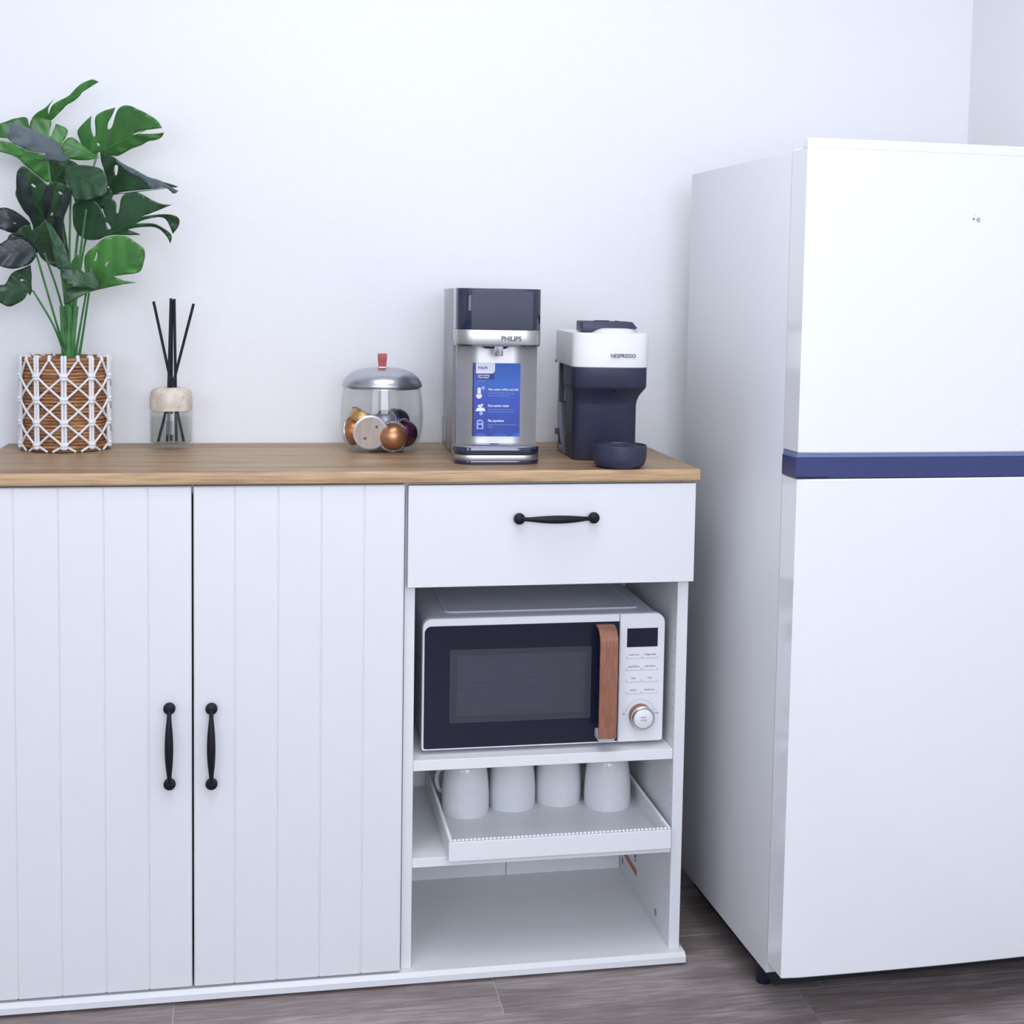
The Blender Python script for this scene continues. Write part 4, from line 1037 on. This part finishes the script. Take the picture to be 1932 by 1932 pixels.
LEAVES=[["curl_top",0,[[-84.7,391.7,1506.4],[-77.4,386.5,1513.4],[-55.6,375.5,1525.1],[-39.1,364.2,1539.9],[-53.9,376.3,1522.7],[-53.5,382.0,1511.2],[-46.9,372.8,1526.5],[-34.1,365.3,1535.5],[-16.3,358.1,1541.4],[-3.4,348.3,1554.7],[14.8,336.9,1568.5],[31.0,330.4,1573.7],[41.3,330.4,1568.9],[23.4,339.8,1558.8],[9.5,347.7,1549.9],[6.4,351.6,1543.6],[-10.4,361.4,1532.1],[-17.3,364.3,1529.5],[-33.1,375.1,1515.3],[-47.5,384.9,1502.5],[-67.0,392.1,1497.1]],[],[-69.4,390.0,1502.5],[41.4,330.0,1569.6],0.15],["left_top",0,[[-172.3,362.3,1474.3],[-135.2,369.3,1490.4],[-113.0,373.4,1499.8],[-96.5,375.8,1504.8],[-86.2,375.7,1502.5],[-84.3,371.0,1486.4],[-80.0,377.4,1507.0],[-64.5,377.4,1504.3],[-47.8,377.6,1501.6],[-46.3,375.6,1494.8],[-52.0,368.6,1472.3],[-46.3,368.4,1470.4],[-39.2,376.1,1495.1],[-21.6,375.3,1489.0],[-16.2,372.8,1479.5],[-32.1,364.3,1453.8],[-25.1,359.0,1434.8],[-47.1,358.9,1438.8],[-79.5,361.9,1455.1],[-134.3,362.4,1467.3],[-169.9,357.8,1458.8]],[],[-31.5,360.0,1439.5],[-172.0,360.0,1466.5],-0.2],["left_low",0,[[-157.3,299.0,1446.0],[-124.5,304.6,1453.4],[-104.1,309.6,1452.5],[-98.5,312.6,1446.4],[-77.0,319.7,1438.8],[-52.6,326.2,1435.0],[-50.7,329.8,1423.5],[-41.3,334.6,1413.6],[-47.6,340.7,1385.9],[-54.9,338.8,1386.9],[-69.1,332.3,1399.1],[-86.8,324.3,1413.8],[-97.1,318.2,1427.4],[-125.6,309.5,1435.4],[-156.0,300.9,1440.7]],[],[-49.5,330.0,1423.8],[-157.6,300.0,1442.4],0.2],["grey_fold",2,[[-94.3,200.1,1473.5],[-89.0,204.9,1476.7],[-75.8,219.9,1473.9],[-60.4,237.4,1470.1],[-40.4,260.5,1461.7],[-23.3,280.2,1452.7],[-17.4,289.0,1442.0],[-13.1,296.6,1429.8],[-6.5,304.1,1426.2],[-15.7,296.6,1420.6],[-26.9,285.6,1420.5],[-38.0,274.2,1421.3],[-48.8,264.2,1417.9],[-41.7,267.7,1431.4],[-65.3,243.2,1432.2],[-83.8,221.6,1439.6],[-98.6,202.6,1449.8]],[],[-10.9,300.0,1425.5],[-96.0,200.0,1467.5],0.25],["hero",0,[[41.0,337.1,1445.8],[69.0,329.8,1435.0],[84.3,321.4,1440.1],[98.1,311.8,1449.2],[116.2,302.4,1453.5],[129.9,292.8,1462.7],[144.7,286.3,1463.3],[155.3,279.1,1469.6],[159.2,274.2,1477.3],[140.7,283.2,1474.6],[120.0,292.2,1474.4],[102.1,300.2,1473.3],[114.2,293.0,1478.2],[135.0,282.5,1482.3],[155.8,272.7,1484.3],[152.3,271.0,1492.0],[146.0,270.5,1499.6],[127.3,273.7,1510.9],[110.0,277.9,1518.6],[98.5,280.8,1523.5],[89.6,284.3,1524.0],[79.0,291.0,1518.8],[72.5,299.0,1506.4],[67.0,309.4,1486.8],[60.8,314.1,1482.0],[57.2,314.7,1484.1],[58.5,310.1,1493.9],[66.6,301.5,1506.4],[73.2,292.9,1520.3],[52.1,304.2,1514.8],[38.3,312.6,1508.7],[34.3,317.5,1501.0],[35.4,325.0,1481.4],[34.8,329.9,1470.1],[30.2,331.5,1470.7],[26.6,327.6,1484.2],[27.4,321.5,1498.3],[29.3,317.2,1506.6],[15.3,327.1,1497.0],[3.2,336.8,1485.7],[-0.3,341.5,1477.7],[8.4,346.6,1455.8],[14.3,348.9,1444.0],[33.5,343.6,1437.5]],[[[36.6,333.4,1459.6],[39.5,332.0,1460.1],[42.3,332.1,1456.9],[41.1,333.7,1454.1],[38.2,334.9,1454.1]]],[37.6,340.0,1442.1],[153.9,270.0,1492.7],0.25],["teal_mid",0,[[-26.2,327.4,1441.5],[-23.6,329.7,1455.1],[-9.2,335.8,1471.8],[11.2,339.8,1455.3],[26.2,343.1,1445.8],[38.8,345.4,1434.0],[20.0,339.2,1427.1],[-16.4,328.7,1427.7]],[],[37.0,345.0,1434.9],[-23.6,330.0,1457.9],0.3],["right_mid",1,[[45.1,299.1,1441.0],[57.1,293.2,1439.5],[74.7,286.3,1429.3],[80.5,284.6,1423.7],[104.0,275.3,1410.6],[121.6,268.4,1400.3],[142.4,259.4,1391.9],[150.9,255.4,1390.0],[184.8,239.8,1379.7],[182.8,241.5,1377.0],[163.0,251.8,1378.0],[141.8,263.7,1375.1],[106.0,283.3,1371.6],[78.9,297.9,1369.3],[62.1,308.6,1360.6],[56.1,310.9,1364.3],[58.2,306.2,1380.3],[53.0,302.9,1406.4],[46.0,302.6,1423.8]],[[[70.6,291.4,1416.4],[74.1,289.1,1418.6],[78.3,287.4,1416.3],[76.4,292.0,1400.6],[73.0,294.3,1398.7],[71.0,294.2,1403.4]],[[56.5,306.9,1381.1],[61.3,304.8,1379.2],[61.6,305.5,1375.5],[58.2,307.7,1373.6],[56.3,308.0,1376.4]]],[57.9,310.0,1364.2],[184.7,240.0,1378.8],0.3],["right_fold",2,[[74.8,287.1,1424.1],[80.5,284.1,1424.8],[88.1,279.2,1417.5],[104.5,269.7,1411.5],[122.4,258.9,1401.0],[135.7,250.8,1393.6],[151.8,241.7,1390.5],[172.5,228.9,1377.7],[187.1,220.1,1370.1],[179.1,223.7,1363.6],[169.9,229.9,1373.0],[163.7,233.7,1377.3],[152.9,239.4,1374.9],[138.7,246.9,1373.1],[130.1,252.9,1384.5],[116.7,261.3,1394.9],[101.3,270.3,1401.6],[85.9,279.9,1413.1]],[],[78.2,285.0,1421.7],[186.8,220.0,1368.2],0.3],["dark_center",1,[[-19.8,298.0,1407.4],[-6.7,294.9,1413.0],[7.5,290.3,1415.4],[33.0,279.5,1413.6],[54.8,268.6,1407.7],[63.4,258.3,1389.7],[63.4,247.6,1362.0],[48.5,252.6,1359.4],[35.6,255.1,1352.7],[15.0,261.8,1348.7],[1.4,270.1,1356.2],[-1.1,277.0,1371.5],[-13.0,286.2,1383.4]],[],[-2.5,290.0,1404.3],[61.4,250.0,1366.2],0.2],["right_low",1,[[46.8,274.2,1282.9],[28.9,281.8,1281.2],[11.0,286.8,1286.5],[-1.1,284.4,1305.9],[-1.3,275.4,1330.3],[-0.2,269.2,1345.9],[15.4,259.3,1356.0],[29.5,253.7,1356.1],[38.7,251.7,1351.6],[49.8,250.6,1343.1],[57.5,255.5,1321.8],[59.7,254.7,1321.8],[52.7,249.4,1343.1],[51.7,246.1,1352.9],[63.6,238.9,1359.3],[80.6,236.1,1348.9],[78.3,244.1,1330.5],[81.1,243.7,1328.4],[84.1,241.7,1330.6],[89.1,227.9,1361.7],[111.7,216.9,1366.7],[123.1,213.4,1364.0],[140.0,210.7,1353.5],[159.9,206.1,1344.6],[177.1,199.2,1344.8],[168.4,204.1,1341.2],[145.1,217.3,1331.1],[123.1,229.1,1323.2],[140.4,221.1,1326.1],[159.4,212.6,1328.4],[180.9,204.5,1327.2],[190.7,203.2,1320.3],[187.5,210.0,1306.1],[177.2,218.6,1294.5],[173.1,215.8,1305.9],[166.3,213.1,1320.0],[156.4,215.5,1324.1],[139.3,223.6,1320.6],[122.9,231.6,1316.8],[113.9,237.1,1311.6],[144.5,224.6,1312.7],[158.7,221.6,1305.8],[177.1,219.1,1293.1],[172.3,227.1,1277.3],[166.9,224.3,1290.2],[150.1,224.6,1307.1],[120.9,236.7,1305.4],[97.4,247.5,1301.5],[120.5,241.8,1292.5],[100.0,250.5,1290.7],[70.6,261.6,1291.9],[54.3,269.6,1287.4]],[[[59.2,258.0,1313.4],[64.0,256.5,1312.5],[69.3,257.9,1303.3],[65.3,260.8,1299.6],[60.4,260.7,1305.1]]],[53.4,270.0,1287.4],[175.3,200.0,1344.5],0.25],["low_right",0,[[119.6,207.4,1275.0],[132.4,210.0,1263.9],[125.7,222.7,1233.2],[117.7,227.5,1223.3],[94.9,231.6,1220.9],[74.0,235.6,1217.7],[92.5,236.3,1209.3],[115.2,233.7,1207.8],[78.9,241.2,1201.3],[44.3,249.1,1192.8],[28.3,253.2,1187.8],[14.2,258.0,1180.0],[0.9,262.4,1173.2],[-10.4,267.2,1164.5],[-15.9,266.5,1168.3],[-10.8,257.7,1189.9],[-13.7,252.4,1205.3],[-20.2,246.8,1222.6],[-2.6,240.6,1232.5],[5.1,234.0,1247.0],[17.4,228.9,1255.9],[17.0,234.7,1240.7],[17.7,239.1,1229.1],[25.0,240.9,1221.5],[24.5,235.4,1236.3],[24.6,230.0,1250.3],[32.1,225.1,1260.4],[42.5,220.9,1267.7],[48.4,217.8,1273.5],[60.4,212.0,1284.1],[78.9,207.7,1288.7],[98.6,204.8,1289.1],[117.7,207.5,1275.4]],[[[42.2,230.0,1244.0],[47.5,223.2,1259.8],[49.3,223.3,1258.9],[45.8,229.5,1244.1]],[[60.9,230.1,1237.0],[66.3,226.5,1244.5],[67.1,227.1,1242.7],[63.6,230.1,1236.1]]],[40.4,250.0,1191.8],[131.1,210.0,1264.2],0.2],["left_dark",1,[[-76.9,199.3,1400.0],[-69.9,200.7,1404.2],[-60.6,211.1,1396.5],[-48.2,224.7,1386.6],[-35.8,239.7,1374.0],[-28.1,238.3,1383.2],[-13.5,248.9,1379.4],[-5.6,255.4,1376.1],[0.8,263.3,1369.0],[-2.9,271.2,1352.4],[-10.2,278.1,1334.4],[-15.9,282.1,1322.4],[-20.7,297.0,1293.0],[-33.8,287.5,1297.0],[-45.6,269.9,1315.7],[-56.4,270.4,1305.1],[-67.3,270.8,1294.6],[-65.4,259.6,1314.7],[-78.7,243.2,1329.1],[-84.8,228.3,1347.4],[-87.9,219.7,1358.1],[-83.9,217.1,1365.8],[-83.2,203.6,1387.5]],[[[-60.8,225.1,1374.4],[-58.7,225.7,1375.4],[-53.9,231.0,1371.4],[-55.3,231.9,1368.6],[-59.9,227.8,1370.9]],[[-21.4,253.6,1364.7],[-18.0,254.8,1365.8],[-14.2,259.5,1361.6],[-16.8,259.2,1359.6],[-20.8,255.5,1362.1]],[[-39.8,273.5,1315.0],[-33.6,268.5,1329.0],[-30.6,269.5,1330.0],[-35.5,275.2,1316.2]]],[-45.5,270.0,1315.7],[-79.6,200.0,1396.3],0.5],["left_edge",3,[[-151.9,270.7,1323.8],[-122.3,283.7,1335.1],[-110.7,288.5,1335.7],[-91.9,295.1,1326.1],[-75.3,300.3,1311.1],[-75.3,299.9,1305.8],[-88.7,293.8,1296.8],[-102.3,287.6,1288.9],[-122.2,280.5,1298.5],[-150.2,269.2,1299.7]],[[[-101.4,289.9,1310.3],[-98.0,291.1,1309.1],[-96.7,291.4,1306.8],[-100.5,290.0,1308.0]]],[-75.2,300.0,1306.8],[-151.9,270.0,1316.4],0.3],["green_mid",1,[[-95.2,234.4,1285.1],[-82.7,223.1,1296.0],[-71.0,215.6,1302.4],[-61.9,212.6,1303.8],[-59.7,221.0,1292.9],[-41.5,207.1,1305.6],[-35.5,199.9,1312.8],[-28.3,210.0,1298.8],[-31.0,239.3,1262.9],[-27.3,258.5,1237.6],[-44.9,260.3,1239.8],[-55.4,248.4,1257.6],[-66.6,236.2,1275.8],[-79.4,233.9,1281.8]],[],[-61.1,240.0,1269.6],[-35.5,200.0,1312.8],0.4],["grey_low",3,[[-128.0,192.1,1259.4],[-108.9,201.3,1269.1],[-91.3,210.6,1282.6],[-76.5,215.5,1279.5],[-63.1,219.0,1272.6],[-53.0,220.6,1261.9],[-54.4,217.5,1249.0],[-62.5,212.3,1237.4],[-85.2,201.4,1225.2],[-108.0,193.7,1229.8],[-127.6,188.2,1239.5]],[],[-54.6,220.0,1261.9],[-127.8,190.0,1248.5],0.3],["sage_strip",1,[[-37.0,210.0,1313.3],[-21.5,203.0,1300.7],[-10.9,195.8,1281.6],[-0.5,189.8,1267.9],[5.0,183.9,1248.7],[6.6,179.9,1233.3],[1.3,180.4,1229.5],[-12.1,183.1,1225.6],[-17.5,187.1,1236.8],[-23.0,194.5,1262.0],[-29.1,202.4,1289.4]],[],[-36.9,210.0,1313.2],[1.4,180.0,1227.7],0.4],["strip_a",3,[[-80.6,189.1,1386.5],[-77.0,188.3,1390.1],[-68.7,195.4,1383.8],[-60.2,206.7,1370.4],[-57.0,223.6,1344.3],[-56.5,236.8,1322.1],[-61.8,247.1,1301.2],[-65.5,237.4,1315.4],[-73.4,222.1,1336.4],[-79.4,206.4,1358.9]],[],[-63.3,245.0,1303.9],[-78.1,190.0,1386.6],0.5],["strip_b",3,[[-35.2,201.9,1369.1],[-26.9,198.8,1374.6],[-22.8,212.0,1357.4],[-28.0,228.8,1333.6],[-37.8,240.8,1315.5],[-43.6,238.4,1318.0],[-41.9,222.5,1340.1]],[],[-39.4,240.0,1316.3],[-27.9,200.0,1372.8],0.6],["strip_c",3,[[0.1,198.9,1370.0],[4.5,198.6,1371.1],[8.6,201.8,1365.2],[5.0,210.0,1349.1],[-2.5,218.6,1331.5],[-8.2,224.2,1319.9],[-12.0,238.4,1291.1],[-10.0,249.4,1269.3],[-18.9,242.8,1281.8],[-28.6,231.1,1304.2],[-20.9,221.9,1323.3],[-10.5,211.3,1345.0]],[],[-20.2,240.0,1287.3],[5.2,200.0,1368.5],0.5],["low_front",1,[[-13.5,199.6,1222.1],[1.6,205.0,1232.6],[18.7,209.5,1226.6],[28.9,212.0,1220.4],[39.2,216.1,1233.5],[46.1,216.8,1218.0],[56.5,218.8,1205.2],[47.9,215.4,1193.0],[29.0,209.9,1193.6],[8.5,204.2,1197.8],[-5.1,200.7,1204.0]],[],[46.2,215.0,1194.8],[-11.8,200.0,1220.3],0.5],["low_fold",1,[[-4.6,209.8,1190.2],[7.5,212.4,1198.7],[19.9,212.1,1194.3],[37.6,212.3,1191.0],[28.9,210.4,1184.3],[16.6,208.6,1179.5],[8.0,206.9,1173.8],[-2.4,204.4,1165.4],[-7.7,205.1,1169.9]],[],[35.8,212.0,1190.0],[-5.9,205.0,1169.0],0.4],["fill_a",1,[[-73.4,311.7,1306.4],[-49.8,300.4,1325.4],[-18.5,296.1,1323.3],[-14.7,307.2,1293.5],[-12.7,317.8,1265.3],[-12.5,328.8,1236.8],[-29.9,334.6,1228.8],[-55.5,334.2,1240.8],[-67.6,330.0,1256.7]],[],[-67.6,330.0,1256.7],[-15.5,300.0,1312.2],0.3],["fill_b",1,[[-55.9,336.1,1423.1],[-46.1,332.1,1430.7],[-22.1,330.4,1429.6],[-2.0,330.6,1424.6],[8.5,334.0,1413.8],[-4.3,346.2,1386.6],[-30.9,351.5,1379.4],[-49.0,349.6,1388.2],[-59.1,344.3,1403.7]],[],[-41.7,350.0,1385.6],[-11.1,330.0,1428.0],0.3],["fill_c",3,[[-108.7,252.1,1283.5],[-92.2,259.9,1293.5],[-67.2,270.8,1300.2],[-55.4,273.8,1281.9],[-57.0,271.0,1258.4],[-68.6,263.9,1234.7],[-91.9,253.7,1228.4],[-110.1,246.7,1233.5]],[],[-58.6,270.0,1255.5],[-108.6,250.0,1261.3],0.3],["fill_d",1,[[-4.8,319.8,1370.5],[8.8,314.7,1378.2],[33.5,307.3,1380.4],[60.9,299.8,1378.8],[70.0,299.4,1365.8],[60.0,305.7,1345.0],[37.9,313.6,1335.2],[15.3,319.1,1340.6],[-1.6,322.7,1347.9]],[],[3.3,320.0,1355.5],[69.0,300.0,1363.9],0.3],["left_bottom",1,[[-106.2,276.1,1217.8],[-96.5,278.2,1224.6],[-79.6,282.5,1231.6],[-73.6,283.8,1235.8],[-72.3,286.7,1216.1],[-72.2,289.1,1197.6],[-71.4,290.6,1187.8],[-75.1,290.4,1180.3],[-78.6,288.6,1185.6],[-83.8,288.6,1173.6],[-97.8,285.4,1164.7],[-110.4,282.3,1158.9],[-123.2,277.4,1166.4],[-141.4,270.4,1177.2],[-140.6,267.7,1199.6],[-122.2,273.6,1198.1],[-112.7,276.4,1199.4]],[[[-90.5,282.0,1209.1],[-86.2,283.2,1210.1],[-83.7,284.3,1207.3],[-88.9,283.0,1205.4]]],[-71.3,290.0,1192.5],[-139.4,270.0,1184.7],0.3]]
STEMS=[[[-69.5,290.0,1189.7],[-38.5,310.0,1129.0],[-21.4,330.0,1074.4],[-18.5,335.0,1052.8]],[[-52.9,220.0,1254.6],[-29.7,280.0,1136.5],[-21.4,330.0,1082.2],[-18.5,335.0,1052.8]],[[-40.3,230.0,1255.1],[-24.4,290.0,1179.1],[-19.2,330.0,1121.0],[-16.7,335.0,1052.8]],[[-19.5,270.0,1322.0],[-16.3,310.0,1255.5],[-14.1,335.0,1140.3],[-14.5,340.0,1052.6]],[[-2.7,290.0,1382.7],[-10.3,320.0,1255.9],[-11.3,335.0,1140.3],[-11.1,335.0,1052.9]],[[25.6,270.0,1335.5],[9.5,300.0,1246.4],[-4.1,330.0,1150.2],[-8.3,335.0,1052.9]],[[35.3,280.0,1331.6],[13.9,310.0,1256.2],[-3.8,335.0,1150.1],[-7.1,340.0,1052.6]],[[25.7,260.0,1189.6],[7.3,310.0,1117.1],[-2.0,330.0,1074.6],[-5.5,335.0,1052.9]],[[30.2,260.0,1186.9],[14.7,310.0,1122.0],[4.5,330.0,1074.7],[0.0,335.0,1053.0]],[[-43.4,300.0,1421.5],[-40.0,305.0,1382.5],[-30.5,315.0,1283.9],[-16.9,335.0,1140.2],[-15.8,335.0,1052.8]],[[38.1,335.0,1439.8],[24.8,335.0,1391.5],[2.5,330.0,1285.2],[-6.7,335.0,1140.4],[-9.3,335.0,1052.9]],[[-69.4,390.0,1500.6],[-45.9,370.0,1430.2],[-24.1,350.0,1285.2],[-14.5,345.0,1140.1],[-13.6,340.0,1052.6]]]
for nm, mk, ol, hl, bs0, tp0, fd in LEAVES:
    leaf(mk, ol, hl, bs0, tp0, fd)
for s in STEMS:
    pts = smooth_pts([Vector(p) / 1000 - PO for p in s], 5)
    b = bm_new(); n_ = len(pts); tube(b, pts, [.0019 + .0022 * (k / n_) ** 2 for k in range(n_)], 8); add('stem', b, 'stem', pp)
for dx, r in ((-.008, .0050), (.001, .0060), (.008, .0050)):
    b = bm_new(); tube(b, smooth_pts([(dx + .006, .002, .140), (dx + .006, 0, .20), (dx + .008 + dx * .5, -.003, .262)], 4), [r] * 9, 10); add('stalk', b, 'stem', pp)
